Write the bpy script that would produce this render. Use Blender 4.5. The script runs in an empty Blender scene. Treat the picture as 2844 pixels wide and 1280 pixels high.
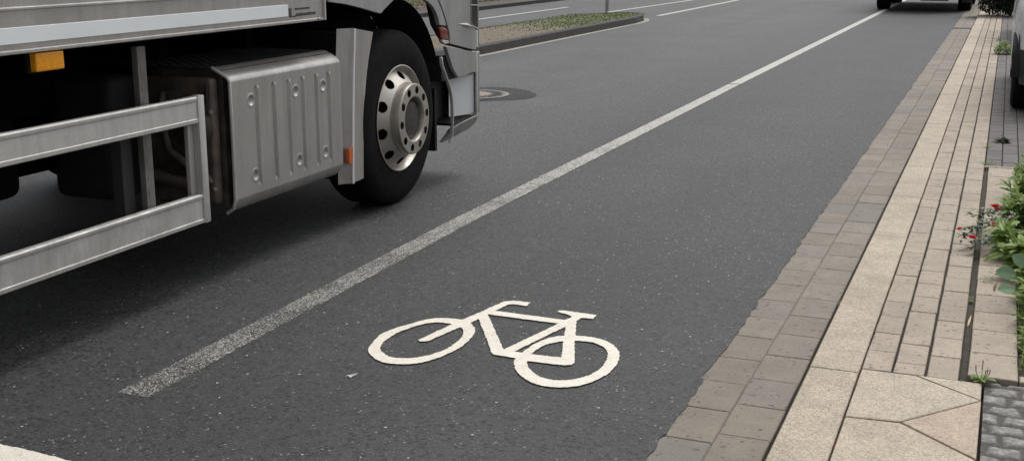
import bpy, bmesh, math, random
from mathutils import Vector, Matrix, noise
from mathutils.geometry import delaunay_2d_cdt
R = random.Random(7)
sc = bpy.context.scene
COL = sc.collection
PI = math.pi

# ------------------------------------------------------------------ helpers
def obj(name, bm, mat, parent=None, smooth=False, sharp=None):
    bmesh.ops.recalc_face_normals(bm, faces=bm.faces[:]) if not getattr(bm, 'noflip', False) else None
    me = bpy.data.meshes.new(name)
    bm.to_mesh(me); bm.free()
    if smooth:
        me.polygons.foreach_set('use_smooth', [True] * len(me.polygons))
        me.set_sharp_from_angle(angle=math.radians(sharp if sharp else 38))
    o = bpy.data.objects.new(name, me)
    COL.objects.link(o)
    if mat: me.materials.append(mat)
    if parent: o.parent = parent
    return o

def tag(o, label=None, cat=None, group=None, kind=None):
    if label: o['label'] = label
    if cat: o['category'] = cat
    if group: o['group'] = group
    if kind: o['kind'] = kind
    return o

def empty(name, loc, rz=0, **k):
    o = bpy.data.objects.new(name, None); COL.objects.link(o)
    o.location = loc; o.rotation_euler = (0, 0, rz); o.empty_display_size = .1
    return tag(o, **k)

def NB(): return bmesh.new()

def box(bm, x0, x1, y0, y1, z0, z1, bev=0, seg=2):
    b = bmesh.new() if bev else bm
    v = [b.verts.new((x, y, z)) for z in (z0, z1) for y in (y0, y1) for x in (x0, x1)]
    for f in ((0,1,3,2),(4,6,7,5),(0,4,5,1),(2,3,7,6),(0,2,6,4),(1,5,7,3)):
        b.faces.new([v[i] for i in f])
    if bev:
        bmesh.ops.recalc_face_normals(b, faces=b.faces[:])
        bmesh.ops.bevel(b, geom=b.edges[:], offset=bev, segments=seg, affect='EDGES', profile=.6)
        join(bm, b)

def join(bm, b):
    m = {}
    for v in b.verts: m[v] = bm.verts.new(v.co)
    for f in b.faces:
        try: bm.faces.new([m[v] for v in f.verts])
        except ValueError: pass
    b.free()

def plate(bm, pts, x0, x1, bev=0, seg=2):
    """outline pts (y,z) in the side plane, extruded from x0 to x1"""
    b = bmesh.new()
    a = [b.verts.new((x1, p[0], p[1])) for p in pts]
    c = [b.verts.new((x0, p[0], p[1])) for p in pts]
    n = len(pts)
    b.faces.new(a); b.faces.new(c[::-1])
    for i in range(n): b.faces.new((a[i], a[(i+1) % n], c[(i+1) % n], c[i]))
    bmesh.ops.recalc_face_normals(b, faces=b.faces[:])
    if bev: bmesh.ops.bevel(b, geom=b.edges[:], offset=bev, segments=seg, affect='EDGES', profile=.6, clamp_overlap=True)
    join(bm, b)

def prism(bm, prof, y0, y1):
    """profile (x,z) extruded along y"""
    a = [bm.verts.new((p[0], y0, p[1])) for p in prof]
    c = [bm.verts.new((p[0], y1, p[1])) for p in prof]
    n = len(prof)
    bm.faces.new(a[::-1]); bm.faces.new(c)
    for i in range(n): bm.faces.new((a[i], a[(i+1) % n], c[(i+1) % n], c[i]))

def grid(bm, P, nu, nv, closeu=False):
    V = [[bm.verts.new(P(i, j)) for j in range(nv)] for i in range(nu)]
    for i in range(nu if closeu else nu-1):
        for j in range(nv-1):
            bm.faces.new((V[i][j], V[(i+1) % nu][j], V[(i+1) % nu][j+1], V[i][j+1]))
    return V

def lathe_x(bm, prof, seg=48, c=(0,0,0), skip=None):
    """profile (r, x), turned about the x axis through c"""
    def P(i, j):
        a = 2*PI*i/seg; r, x = prof[j]
        return (c[0]+x, c[1]+r*math.cos(a), c[2]+r*math.sin(a))
    V = grid(bm, P, seg, len(prof), True)
    return V

def lathe_z(bm, prof, seg=24, c=(0,0,0)):
    grid(bm, lambda i, j: (c[0]+prof[j][0]*math.cos(2*PI*i/seg), c[1]+prof[j][0]*math.sin(2*PI*i/seg), c[2]+prof[j][1]), seg, len(prof), True)

def tube(bm, pts, rad, seg=8, caps=True):
    pts = [Vector(p) for p in pts]; rings = []
    for i, p in enumerate(pts):
        d = (pts[min(i+1, len(pts)-1)] - pts[max(i-1, 0)]).normalized()
        u = d.cross(Vector((.13, .31, .94))).normalized(); w = d.cross(u)
        r = rad[i] if isinstance(rad, (list, tuple)) else rad
        rings.append([bm.verts.new(p + r*(math.cos(2*PI*k/seg)*u + math.sin(2*PI*k/seg)*w)) for k in range(seg)])
    for a, b in zip(rings, rings[1:]):
        for k in range(seg): bm.faces.new((a[k], a[(k+1) % seg], b[(k+1) % seg], b[k]))
    if caps: bm.faces.new(rings[0][::-1]); bm.faces.new(rings[-1])

# ------------------------------------------------------------------ materials
class NT:
    def __init__(s, name):
        s.m = bpy.data.materials.new(name); s.m.use_nodes = True
        s.t = s.m.node_tree; s.b = s.t.nodes['Principled BSDF']; s.out = s.t.nodes['Material Output']
        s._co = None
    def n(s, typ, **k):
        x = s.t.nodes.new(typ)
        for a, v in k.items():
            if a.startswith('i_'):
                x.inputs[a[2:].replace('_', ' ')].default_value = v
            else: setattr(x, a, v)
        return x
    def l(s, a, b): s.t.links.new(a, b)
    def co(s):
        if not s._co: s._co = s.n('ShaderNodeTexCoord').outputs['Object']
        return s._co
    def scaled(s, sx, sy, sz):
        m = s.n('ShaderNodeMapping'); m.inputs['Scale'].default_value = (sx, sy, sz); s.l(s.co(), m.inputs[0]); return m.outputs[0]
    def noise(s, scale, detail=3, rough=.55, co=None):
        x = s.n('ShaderNodeTexNoise', i_Scale=scale, i_Detail=detail, i_Roughness=rough); s.l(co or s.co(), x.inputs['Vector']); return x.outputs['Fac']
    def voro(s, scale, co=None, feature='F1'):
        x = s.n('ShaderNodeTexVoronoi', feature=feature, i_Scale=scale); s.l(co or s.co(), x.inputs['Vector']); return x
    def math(s, op, a, b=0., c=0.):
        x = s.n('ShaderNodeMath', operation=op)
        for i, v in enumerate((a, b, c)):
            if hasattr(v, 'links'): s.l(v, x.inputs[i])
            else: x.inputs[i].default_value = v
        return x.outputs[0]
    def ramp(s, f, stops, interp='LINEAR'):
        x = s.n('ShaderNodeValToRGB'); cr = x.color_ramp; cr.interpolation = interp
        while len(cr.elements) < len(stops): cr.elements.new(.5)
        for e, (p, c) in zip(cr.elements, stops):
            e.position = p; e.color = (c if isinstance(c, (tuple, list)) else (c, c, c)) + (1,) if not isinstance(c, (int, float)) else (c, c, c, 1)
        s.l(f, x.inputs[0]); return x.outputs[0]
    def mix(s, f, a, b, mode='MIX'):
        x = s.n('ShaderNodeMix', data_type='RGBA', blend_type=mode)
        for sk, v in ((x.inputs[0], f), (x.inputs[6], a), (x.inputs[7], b)):
            if hasattr(v, 'links'): s.l(v, sk)
            elif isinstance(v, (int, float)): sk.default_value = v
            else: sk.default_value = tuple(v) + (1,)
        return x.outputs[2]
    def maprange(s, v, a, b, c, d):
        x = s.n('ShaderNodeMapRange'); s.l(v, x.inputs[0])
        for i, k in enumerate((a, b, c, d)): x.inputs[i+1].default_value = k
        return x.outputs[0]
    def bump(s, h, strength=.3, dist=.01):
        x = s.n('ShaderNodeBump', i_Strength=strength, i_Distance=dist); s.l(h, x.inputs['Height']); s.l(x.outputs[0], s.b.inputs['Normal']); return x
    def set(s, **k):
        for a, v in k.items():
            sk = s.b.inputs[a.replace('_', ' ')]
            if hasattr(v, 'links'): s.l(v, sk)
            elif isinstance(v, (tuple, list)): sk.default_value = tuple(v) + (1,)
            else: sk.default_value = v
        return s

def simple(name, col, rough=.5, metal=0, var=.12, scale=6, bump=0, bscale=60, coat=0, spec=.5):
    s = NT(name)
    f = s.noise(scale, 4)
    lo = [c*(1-var) for c in col]; hi = [min(1, c*(1+var)) for c in col]
    s.set(Base_Color=s.mix(s.maprange(f, .3, .7, 0, 1), lo, hi), Metallic=metal, Roughness=s.maprange(s.noise(scale*2.3, 4), .3, .7, max(.02, rough-.06), min(1, rough+.08)))
    s.b.inputs['Coat Weight'].default_value = coat
    s.b.inputs['Specular IOR Level'].default_value = spec
    if bump: s.bump(s.noise(bscale, 3), bump, .004)
    return s.m

def lacquer(name, col, rough, metal, coat=0):
    s = NT(name); st = s.noise(1, 5, .65, s.scaled(14, 14, 1.3)); bl = s.noise(4.5, 5, .6); fi = s.noise(120, 3, .6)
    m = s.math('MULTIPLY', s.maprange(st, .35, .7, 1.06, .84), s.maprange(bl, .3, .7, 1.07, .9))
    m = s.math('MULTIPLY', m, s.maprange(fi, .3, .7, .93, 1.05))
    sep = s.n('ShaderNodeSeparateXYZ'); s.l(s.co(), sep.inputs[0])
    d = s.math('MULTIPLY', s.maprange(sep.outputs[2], .25, .75, .55, .0), s.maprange(s.noise(7, 5, .7), .35, .65, .2, 1))
    cm = s.n('ShaderNodeCombineColor')
    for i in range(3): s.l(m, cm.inputs[i])
    c = s.mix(1, col, cm.outputs[0], 'MULTIPLY')
    s.set(Base_Color=s.mix(d, c, (.16, .145, .125)), Metallic=s.math('MULTIPLY', s.math('SUBTRACT', 1, d), metal), Roughness=s.maprange(s.math('ADD', s.noise(9, 4), d), .3, 1.2, rough-.03, rough+.25))
    s.b.inputs['Coat Weight'].default_value = coat
    return s.m

def asphalt_nodes(s, tone=1.0):
    big = s.noise(.9, 3); streak = s.noise(1.0, 3, .5, s.scaled(1.5, .16, 1)); mid = s.noise(14, 4, .65); fine = s.noise(190, 2, .6)
    g = s.voro(120)
    gv = s.n('ShaderNodeSeparateColor'); s.l(g.outputs['Color'], gv.inputs[0])
    base = s.mix(s.maprange(gv.outputs[0], 0, 1, 0, 1), (.018*tone, .0192*tone, .021*tone), (.037*tone, .0385*tone, .040*tone))
    m1 = s.math('MULTIPLY', s.maprange(big, .3, .7, .82, 1.16), s.maprange(streak, .3, .7, .84, 1.16))
    m2 = s.math('MULTIPLY', m1, s.maprange(mid, .3, .7, .84, 1.16))
    m3 = s.math('MULTIPLY', m2, s.maprange(fine, .3, .7, .8, 1.2))
    sx = s.n('ShaderNodeSeparateXYZ'); s.l(s.co(), sx.inputs[0])
    lane = s.math('MULTIPLY', s.maprange(s.math('ADD', sx.outputs[0], s.maprange(big, .3, .7, -.5, .5)), -2.6, -4.0, 1.0, 1.7), s.maprange(s.noise(.35, 4, .6, s.scaled(1, .4, 1)), .35, .65, .9, 1.12))
    m3 = s.math('MULTIPLY', m3, lane)
    cm = s.n('ShaderNodeCombineColor')
    for i in range(3): s.l(m3, cm.inputs[i])
    base = s.mix(1, base, cm.outputs[0], 'MULTIPLY')
    def spots(scale, thr, frac, col, cur, sy=1.0):
        v = s.voro(scale, s.scaled(1, sy, 1)); sv = s.n('ShaderNodeSeparateColor'); s.l(v.outputs['Color'], sv.inputs[0])
        a = s.math('LESS_THAN', v.outputs['Distance'], thr); b = s.math('LESS_THAN', sv.outputs[1], frac)
        k = s.math('MULTIPLY', a, b); k2 = s.math('MULTIPLY', k, s.maprange(sv.outputs[2], 0, 1, .6, 1))
        return s.mix(k2, cur, col), k2
    base, pit = spots(50, .50, .36, (.007, .007, .007), base)
    base, pit2 = spots(30, .28, .16, (.005, .005, .005), base)
    base, wh = spots(85, .36, .028, (.28, .27, .25), base)
    base, wh = spots(60, .26, .007, (.70, .68, .65), base)
    base, wh = spots(150, .4, .10, (.13, .13, .125), base)
    h = s.math('SUBTRACT', s.math('ADD', s.math('MULTIPLY', g.outputs['Distance'], -.6), fine), s.math('MULTIPLY', pit, .8))
    return base, h

def asphalt_mat(name, tone=1.0, rough=.70):
    s = NT(name); c, h = asphalt_nodes(s, tone)
    s.set(Base_Color=c, Roughness=rough); s.bump(h, .38, .005); s.b.inputs['Specular IOR Level'].default_value = .46
    return s.m

def paint_mat(name, col, y0, y1, t0, t1, scale=85, rough=.6):
    """road paint worn off the grains: cover rises from t0 to t1 along the road"""
    s = NT(name); c, h = asphalt_nodes(s)
    sep = s.n('ShaderNodeSeparateXYZ'); s.l(s.co(), sep.inputs[0])
    v = s.voro(scale); sv = s.n('ShaderNodeSeparateColor'); s.l(v.outputs['Color'], sv.inputs[0])
    n = s.math('ADD', s.math('MULTIPLY', s.noise(scale*2.0, 2, .7), .86), s.math('MULTIPLY', s.noise(scale*.4, 2, .5), .14))
    t = s.maprange(sep.outputs[1], y0, y1, t0, t1)
    t = s.math('ADD', t, s.maprange(s.noise(3.5, 3), .3, .7, -.035, .035))
    k = s.maprange(s.math('SUBTRACT', n, t), -.012, .02, 0, 1)
    pc = s.mix(s.maprange(s.noise(22, 5, .7), .35, .65, 0, 1), [q*.86 for q in col], col)
    pc = s.mix(s.math('MULTIPLY', s.maprange(s.noise(140, 2), .55, .7, 0, 1), .35), pc, (.2, .19, .17))
    pc = s.mix(s.math('MULTIPLY', s.maprange(s.noise(230, 2, .6), .45, .62, 0, 1), .3), pc, [q*.5 for q in col])
    s.set(Base_Color=pc, Roughness=rough)
    s.bump(h, .25, .004)
    tr = s.n('ShaderNodeBsdfTransparent'); mx = s.n('ShaderNodeMixShader'); s.l(k, mx.inputs[0]); s.l(tr.outputs[0], mx.inputs[1]); s.l(s.b.outputs[0], mx.inputs[2]); s.l(mx.outputs[0], s.out.inputs[0])
    return s.m

def paver_mat(name, a, b, c3=None, spots=.5, fine=.2, agg=260, gloss=.8):
    s = NT(name)
    geo = s.n('ShaderNodeNewGeometry'); rnd = geo.outputs['Random Per Island']
    base = s.ramp(rnd, [(0, tuple(a)), (.55, tuple(b)), (1, tuple(c3 or b))])
    v = s.voro(agg); sv = s.n('ShaderNodeSeparateColor'); s.l(v.outputs['Color'], sv.inputs[0])
    m = s.math('MULTIPLY', s.maprange(sv.outputs[0], 0, 1, 1-fine, 1+fine), s.maprange(s.noise(7, 5, .65), .3, .7, .86, 1.12))
    m = s.math('MULTIPLY', m, s.maprange(s.noise(1.1, 3), .3, .7, .9, 1.08))
    cm = s.n('ShaderNodeCombineColor')
    for i in range(3): s.l(m, cm.inputs[i])
    base = s.mix(1, base, cm.outputs[0], 'MULTIPLY')
    # round dark drip spots, scattered
    for sc_, th, fr in ((26, .26, .42), (44, .28, .35), (13, .15, .35)):
        w = s.voro(sc_); sw = s.n('ShaderNodeSeparateColor'); s.l(w.outputs['Color'], sw.inputs[0])
        edge = s.math('ADD', w.outputs['Distance'], s.maprange(s.noise(90, 2), .3, .7, -.07, .07))
        k = s.math('MULTIPLY', s.maprange(edge, th*.5, th, 1, 0), s.math('LESS_THAN', sw.outputs[0], fr))
        k = s.math('MULTIPLY', k, s.math('MULTIPLY', s.maprange(sw.outputs[1], 0, 1, .25, 1), spots))
        base = s.mix(k, base, (.055, .045, .036))
    s.set(Base_Color=base, Roughness=gloss)
    s.bump(s.math('ADD', s.noise(300, 2), s.math('MULTIPLY', v.outputs['Distance'], .8)), .35, .003)
    return s.m

M = {}
M['asphalt'] = asphalt_mat('asphalt')
M['asphalt_far'] = asphalt_mat('asphalt_opposite_lanes', 1.15)
M['patch'] = asphalt_mat('asphalt_patch', .42, .9)
M['line'] = paint_mat('worn_line_paint', (.46, .445, .41), 4.0, 10.5, .535, .415)
M['line_far'] = paint_mat('far_line_paint', (.45, .44, .405), 0, 1, .36, .36)
M['symbol'] = paint_mat('symbol_paint', (.77, .725, .635), 0, 1, .33, .33)
M['gutter'] = paver_mat('gutter_block', (.170, .146, .120), (.208, .180, .148), (.158, .142, .127), 1, .14)
M['kerb'] = paver_mat('kerb_stone_aggregate', (.36, .305, .24), (.38, .325, .258), (.37, .315, .245), .12, .34, 210)
M['rows'] = paver_mat('row_paver', (.285, .242, .192), (.34, .287, .23), (.31, .26, .208), 1, .16)
M['slab'] = paver_mat('slab', (.38, .325, .255), (.40, .345, .27), (.39, .335, .265), .2, .3, 210)
M['slab_pink'] = paver_mat('pinkish_slab', (.40, .318, .248), (.40, .318, .248), (.40, .318, .248), .2, .25, 210)
M['dark_paver'] = paver_mat('dark_paver', (.085, .078, .078), (.115, .105, .102), (.10, .09, .088), .3, .2)
M['cobble'] = paver_mat('cobble', (.21, .205, .195), (.27, .265, .25), (.17, .168, .17), .5, .35, 120, .8)
M['soil'] = simple('soil', (.035, .027, .02), .95, 0, .45, 40, .6, 90)
M['joint'] = simple('joint_sand', (.018, .014, .010), .95, 0, .5, 30, .5, 90)
M['sand_joint'] = simple('gutter_joint_sand', (.13, .112, .092), .95, 0, .3, 30, .5, 90)
M['granite_sand'] = simple('mortar', (.17, .163, .15), .9, 0, .3, 40, .6, 120)
M['dark_kerb'] = simple('dark_kerb_stone', (.036, .034, .033), .85, 0, .3, 12, .4, 90)
M['light_strip'] = simple('light_strip_stone', (.27, .26, .23), .85, 0, .2, 10, .3, 90)
M['silver'] = lacquer('silver_lacquer', (.49, .475, .46), .34, .6)
M['cab_silver'] = lacquer('cab_silver_lacquer', (.41, .41, .41), .42, .5, .1)
M['alu'] = lacquer('anodised_aluminium', (.60, .59, .57), .46, .4)
M['alu_bright'] = simple('bright_aluminium', (.47, .44, .40), .44, .8, .05, 8)
M['ridge_glint'] = simple('painted_edge_highlight', (.93, .93, .93), .4, 0, .03, 8)  # near-white that paints the highlight on the fairing edge
M['white'] = simple('reflective_strip_and_highlight', (.84, .88, .89), .5, 0, .03, 8)  # cargo body strip; also paints the highlight on the cab corner
M['plastic'] = simple('black_plastic', (.006, .006, .007), .6, 0, .2, 12, .1, 150)
M['rubber'] = simple('tyre_rubber', (.010, .010, .010), .85, 0, .3, 14, .12, 140, 0, .12)
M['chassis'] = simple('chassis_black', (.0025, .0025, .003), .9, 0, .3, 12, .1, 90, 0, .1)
M['grime'] = simple('grimy_casting', (.11, .09, .075), .6, .3, .6, 9, .3, 50)
M['steel'] = simple('galvanised_bracket', (.20, .195, .185), .5, .4, .25, 14, .1, 120)
M['grime_dark'] = simple('sooty_cap', (.05, .043, .03), .6, .3, .5, 9, .3, 50)
M['hub_dark'] = simple('dull_hub', (.07, .066, .062), .5, .5, .25, 30, .1, 120)
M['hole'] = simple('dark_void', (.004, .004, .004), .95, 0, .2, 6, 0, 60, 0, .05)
M['dark_print'] = simple('dark_lettering_film', (.05, .05, .055), .5)
M['amber'] = simple('amber_lens', (.95, .36, .01), .25, 0, .12, 60, .25, 160, .5)
M['orange'] = simple('orange_reflector', (.55, .12, .03), .35, 0, .12, 60, .2, 160)
M['marker'] = simple('side_marker_lens', (.16, .022, .012), .2, 0, .1, 60, 0, 60, .5)
M['glass'] = simple('dark_glass', (.012, .014, .016), .06, 0, .05, 3)
M['white_car'] = simple('white_car_paint', (.72, .73, .75), .25, 0, .02, 3, 0, 60, .6)
M['black_car'] = simple('black_car_paint', (.012, .012, .014), .22, 0, .05, 3, 0, 60, .6)
M['grey_van'] = simple('grey_van_paint', (.02, .02, .022), .3, 0, .05, 3, 0, 60, .5)
M['red_lens'] = simple('red_lens', (.16, .006, .008), .2, 0, .1, 40, 0, 60, .5)
M['plate'] = simple('plate_white', (.7, .7, .68), .5)
M['pole'] = simple('galvanised_pole', (.30, .30, .29), .6, .05, .15, 8)
M['iron'] = simple('cast_iron', (.060, .052, .048), .6, .3, .3, 40, .3, 100)
M['iron_ring'] = simple('cast_iron_frame_ring', (.16, .15, .14), .6, .2, .2, 40, .3, 100)
M['concrete_fill'] = simple('pinkish_concrete_fill', (.22, .18, .155), .85, 0, .2, 40, .2, 100)
M['paper'] = simple('white_scrap', (.82, .82, .8), .7, 0, .06, 60)
M['straw'] = simple('dry_straw', (.50, .40, .22), .8, 0, .2, 60)
M['debris'] = simple('debris', (.12, .10, .075), .9, 0, .6, 40)

def leaf_mat(name, a, b, c=None, gloss=.45, trans=.25):
    s = NT(name); geo = s.n('ShaderNodeNewGeometry')
    col = s.ramp(geo.outputs['Random Per Island'], [(0, a), (.6, b), (1, c or b)])
    col = s.mix(s.maprange(s.noise(60, 3), .3, .7, 0, .35), col, [q*.6 for q in a])
    s.set(Base_Color=col, Roughness=gloss)
    t = s.n('ShaderNodeBsdfTranslucent'); s.l(col, t.inputs[0])
    mx = s.n('ShaderNodeMixShader', i_Fac=trans); s.l(s.b.outputs[0], mx.inputs[1]); s.l(t.outputs[0], mx.inputs[2]); s.l(mx.outputs[0], s.out.inputs[0])
    return s.m
M['leaf_weed'] = leaf_mat('weed_leaf', (.13, .22, .032), (.22, .34, .055), (.34, .45, .12), .5, .38)
M['leaf_rose'] = leaf_mat('rose_leaf', (.030, .075, .024), (.05, .115, .035), (.09, .16, .05), .4)
M['leaf_broad'] = leaf_mat('broad_leaf', (.17, .29, .16), (.21, .34, .19), (.23, .36, .20), .5, .3)
M['leaf_bush'] = leaf_mat('dark_bush_leaf', (.010, .022, .008), (.020, .038, .012), (.035, .055, .02))
M['leaf_dry'] = leaf_mat('dry_leaf', (.11, .075, .04), (.16, .12, .07), (.22, .17, .11), .8, .1)
M['grass'] = leaf_mat('grass_blade', (.06, .10, .022), (.12, .18, .04), (.19, .20, .07), .6)
M['moss'] = leaf_mat('moss', (.03, .05, .015), (.05, .075, .02), (.07, .07, .03), .9, .05)
M['stem'] = simple('green_stem', (.09, .12, .04), .6, 0, .3, 30)
M['twig'] = simple('rose_twig', (.05, .035, .022), .7, 0, .3, 30)
M['petal'] = leaf_mat('red_petal', (.55, .008, .014), (.75, .015, .025), (.65, .02, .05), .5, .2)

# ------------------------------------------------------------------ flat shapes on the ground
def densify(P, step=.012, jit=0.0, closed=True):
    out = []; n = len(P)
    for i in range(n if closed else n-1):
        a = Vector(P[i]); b = Vector(P[(i+1) % n]); k = max(1, int((b-a).length/step))
        for j in range(k):
            p = a.lerp(b, j/k); out.append((p.x + R.uniform(-jit, jit), p.y + R.uniform(-jit, jit)))
    return out

def smooth_closed(P, k=6):
    out = []; n = len(P)
    for i in range(n):
        p0, p1, p2, p3 = (Vector(P[(i+j-1) % n]) for j in range(4))
        for q in range(k):
            t = q/k
            out.append(tuple(.5*((2*p1) + (p2-p0)*t + (2*p0-5*p1+4*p2-p3)*t*t + (3*p1-p0-3*p2+p3)*t**3)))
    return out

def inside(p, P):
    c = False; n = len(P); x, y = p; j = n-1
    for i in range(n):
        xi, yi = P[i]; xj, yj = P[j]
        if (yi > y) != (yj > y) and x < (xj-xi)*(y-yi)/(yj-yi)+xi: c = not c
        j = i
    return c

def flat_union(bm, adds, subs_of, z):
    """adds: list of (outer, inner or None) loops"""
    vs, es = [], []
    for o, i in adds:
        for L in (o, i):
            if not L: continue
            s0 = len(vs); vs += [Vector(p) for p in L]; es += [(s0+k, s0+(k+1) % len(L)) for k in range(len(L))]
    V, E_, F, *_ = delaunay_2d_cdt(vs, es, [], 0, 1e-5)
    bv = [bm.verts.new((v.x, v.y, z)) for v in V]
    for f in F:
        c = sum((V[i] for i in f), Vector((0, 0)))/len(f)
        if any(inside(c, o) and not (i and inside(c, i)) for o, i in adds):
            q = bm.faces.new([bv[i] for i in f])
            q.normal_update()
            if q.normal.z < 0: q.normal_flip()
    for v in [v for v in bm.verts if not v.link_faces]: bm.verts.remove(v)
    bm.noflip = True if False else None if False else None

def flatobj(name, adds, z, mat, parent=None):
    bm = NB(); vs, es = [], []
    for o, i in adds:
        for L in (o, i):
            if not L: continue
            s0 = len(vs); vs += [Vector(p) for p in L]; es += [(s0+k, s0+(k+1) % len(L)) for k in range(len(L))]
    V, E_, F, *_ = delaunay_2d_cdt(vs, es, [], 0, 1e-5)
    bv = [bm.verts.new((v.x, v.y, z)) for v in V]
    for f in F:
        c = sum((V[i] for i in f), Vector((0, 0)))/len(f)
        if any(inside(c, o) and not (i and inside(c, i)) for o, i in adds):
            q = bm.faces.new([bv[i] for i in f]); q.normal_update()
            if q.normal.z < 0: q.normal_flip()
    for v in [v for v in bm.verts if not v.link_faces]: bm.verts.remove(v)
    me = bpy.data.meshes.new(name); bm.to_mesh(me); bm.free()
    o = bpy.data.objects.new(name, me); COL.objects.link(o); me.materials.append(mat)
    if parent: o.parent = parent
    return o

# ------------------------------------------------------------------ ground, road
bm = NB(); box(bm, -400, 400, -300, 500, -1.0, -.06)
tag(obj('ground', bm, M['soil']), kind='structure')

def ragged(x, y0, y1, step=.03, amp=.011):
    n = int((y1-y0)/step); out = []
    for i in range(n+1):
        y = y0+(y1-y0)*i/n
        d = noise.noise(Vector((0, y*2.3, 1)))*amp*1.3 + noise.noise(Vector((0, y*11, 5)))*amp + R.uniform(-.003, .003)
        out.append((x+d, y))
    return out
edge = ragged(-.880, 1.5, 16, .02) + ragged(-.880, 16.1, 60, .12)
outline = [(-11.75, -40), (-.885, -40), (-.885, 1.4)] + edge + [(-.885, 60.2), (-.885, 160), (-11.75, 160)]
road = flatobj('road', [(outline, None)], 0.004, M['asphalt'])
tag(road, kind='structure')

# lane marking lines
def strip(name, pts, w, z, mat, label, jit=.002, step=.03, group=None):
    L, Rr = [], []
    P = densify(pts, step, 0, False) + [pts[-1]]
    for i, p in enumerate(P):
        a = Vector(P[max(0, i-1)]); b = Vector(P[min(len(P)-1, i+1)]); d = (b-a).normalized(); nrm = Vector((-d.y, d.x))
        L.append(tuple(Vector(p)+nrm*(w/2+R.uniform(-jit, jit)))); Rr.append(tuple(Vector(p)-nrm*(w/2+R.uniform(-jit, jit))))
    o = flatobj(name, [(L+Rr[::-1], None)], z, mat)
    return tag(o, label, 'road marking', group)
strip('lane_line', [(-2.655, 3.085), (-2.72, 6.0), (-2.73, 13.30)], .125, .008, M['line'], 'long worn white line between truck and bicycle symbol, speckled at its near end', .004, .02)
strip('lane_line', [(-2.73, 13.36), (-2.70, 30.5), (-2.7, 60)], .125, .008, M['line_far'], 'cleaner white lane line running away under the far van')
strip('lane_line', [(-7.13, 26.2), (-7.15, 35.3), (-7.1, 70)], .13, .008, M['line_far'], 'solid white line starting at the nose of the traffic island')
strip('lane_line', [(-8.62, 20), (-8.62, 27.3), (-8.35, 34.8), (-8.0, 60)], .12, .008, M['line_far'], 'white line on the far side of the traffic island behind the pole')
strip('lane_dash', [(-10.31, 21.5), (-10.29, 29.1)], .12, .008, M['line_far'], 'thin white dash on the opposite carriageway beyond the island, end showing', group='dashes on the opposite carriageway')
strip('lane_dash', [(-10.29, 35.6), (-10.25, 42)], .12, .008, M['line_far'], 'farther thin white dash on the opposite carriageway, at the top edge', group='dashes on the opposite carriageway')
arc = [(-2.50, 2.579), (-2.599, 2.587), (-2.68, 2.591), (-2.762, 2.592), (-2.9, 2.585), (-3.05, 2.56), (-3.2, 2.5), (-3.3, 2.36), (-3.2, 2.2), (-2.9, 2.12), (-2.5, 2.12), (-2.2, 2.2), (-2.05, 2.36), (-2.2, 2.5), (-2.35, 2.555)]
tag(flatobj('painted_marking', [(densify(smooth_closed(arc), .01, .003), None)], .008, M['symbol']), 'cream white painted curve on asphalt at the near left corner', 'road marking')

# bicycle symbol
fo=[(-2.133,3.799),(-2.083,3.739),(-2.025,3.701),(-1.979,3.696),(-1.933,3.711),(-1.893,3.739),(-1.86,3.791),(-1.837,3.868),(-1.821,3.95),(-1.826,4.049),(-1.84,4.13),(-1.86,4.184),(-1.895,4.234),(-1.93,4.267),(-1.965,4.279),(-2.022,4.275),(-2.068,4.258),(-2.106,4.214),(-2.138,4.135),(-2.169,4.059),(-2.178,3.975),(-2.16,3.879)]
fi=[(-2.098,3.829),(-2.068,3.793),(-2.025,3.763),(-1.981,3.762),(-1.937,3.783),(-1.901,3.821),(-1.875,3.879),(-1.862,3.945),(-1.861,4.026),(-1.874,4.098),(-1.896,4.151),(-1.925,4.185),(-1.961,4.207),(-2.005,4.214),(-2.048,4.204),(-2.083,4.167),(-2.109,4.101),(-2.128,4.025),(-2.127,3.935),(-2.116,3.872)]
ro=[(-1.577,3.913),(-1.559,3.859),(-1.525,3.798),(-1.468,3.735),(-1.414,3.7),(-1.362,3.691),(-1.318,3.703),(-1.275,3.732),(-1.24,3.785),(-1.218,3.851),(-1.208,3.927),(-1.211,4.008),(-1.226,4.087),(-1.25,4.15),(-1.289,4.208),(-1.336,4.248),(-1.39,4.265),(-1.448,4.263),(-1.492,4.248),(-1.533,4.211),(-1.564,4.147),(-1.576,4.066),(-1.58,3.967)]
ri=[(-1.526,3.903),(-1.501,3.853),(-1.466,3.808),(-1.423,3.774),(-1.378,3.76),(-1.337,3.77),(-1.299,3.801),(-1.271,3.846),(-1.254,3.916),(-1.253,3.991),(-1.265,4.063),(-1.287,4.127),(-1.324,4.177),(-1.37,4.205),(-1.418,4.206),(-1.465,4.187),(-1.502,4.155),(-1.529,4.11),(-1.542,4.031),(-1.54,3.96)]
fork=[(-2.011,3.982),(-1.996,3.963),(-1.969,3.982),(-1.923,4.199),(-1.9,4.313),(-1.882,4.441),(-1.871,4.516),(-1.863,4.550),(-1.846,4.563),(-1.783,4.558),(-1.788,4.612),(-1.845,4.614),(-1.873,4.609),(-1.898,4.582),(-1.918,4.497),(-1.928,4.423),(-1.963,4.276),(-1.973,4.208)]
down=[(-1.902,4.316),(-1.68,3.938),(-1.666,3.931),(-1.582,3.927),(-1.659,3.998),(-1.892,4.388),(-1.912,4.385)]
top=[(-1.9,4.387),(-1.889,4.445),(-1.57,4.435),(-1.551,4.478),(-1.507,4.401),(-1.547,4.385),(-1.579,4.381)]
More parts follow.
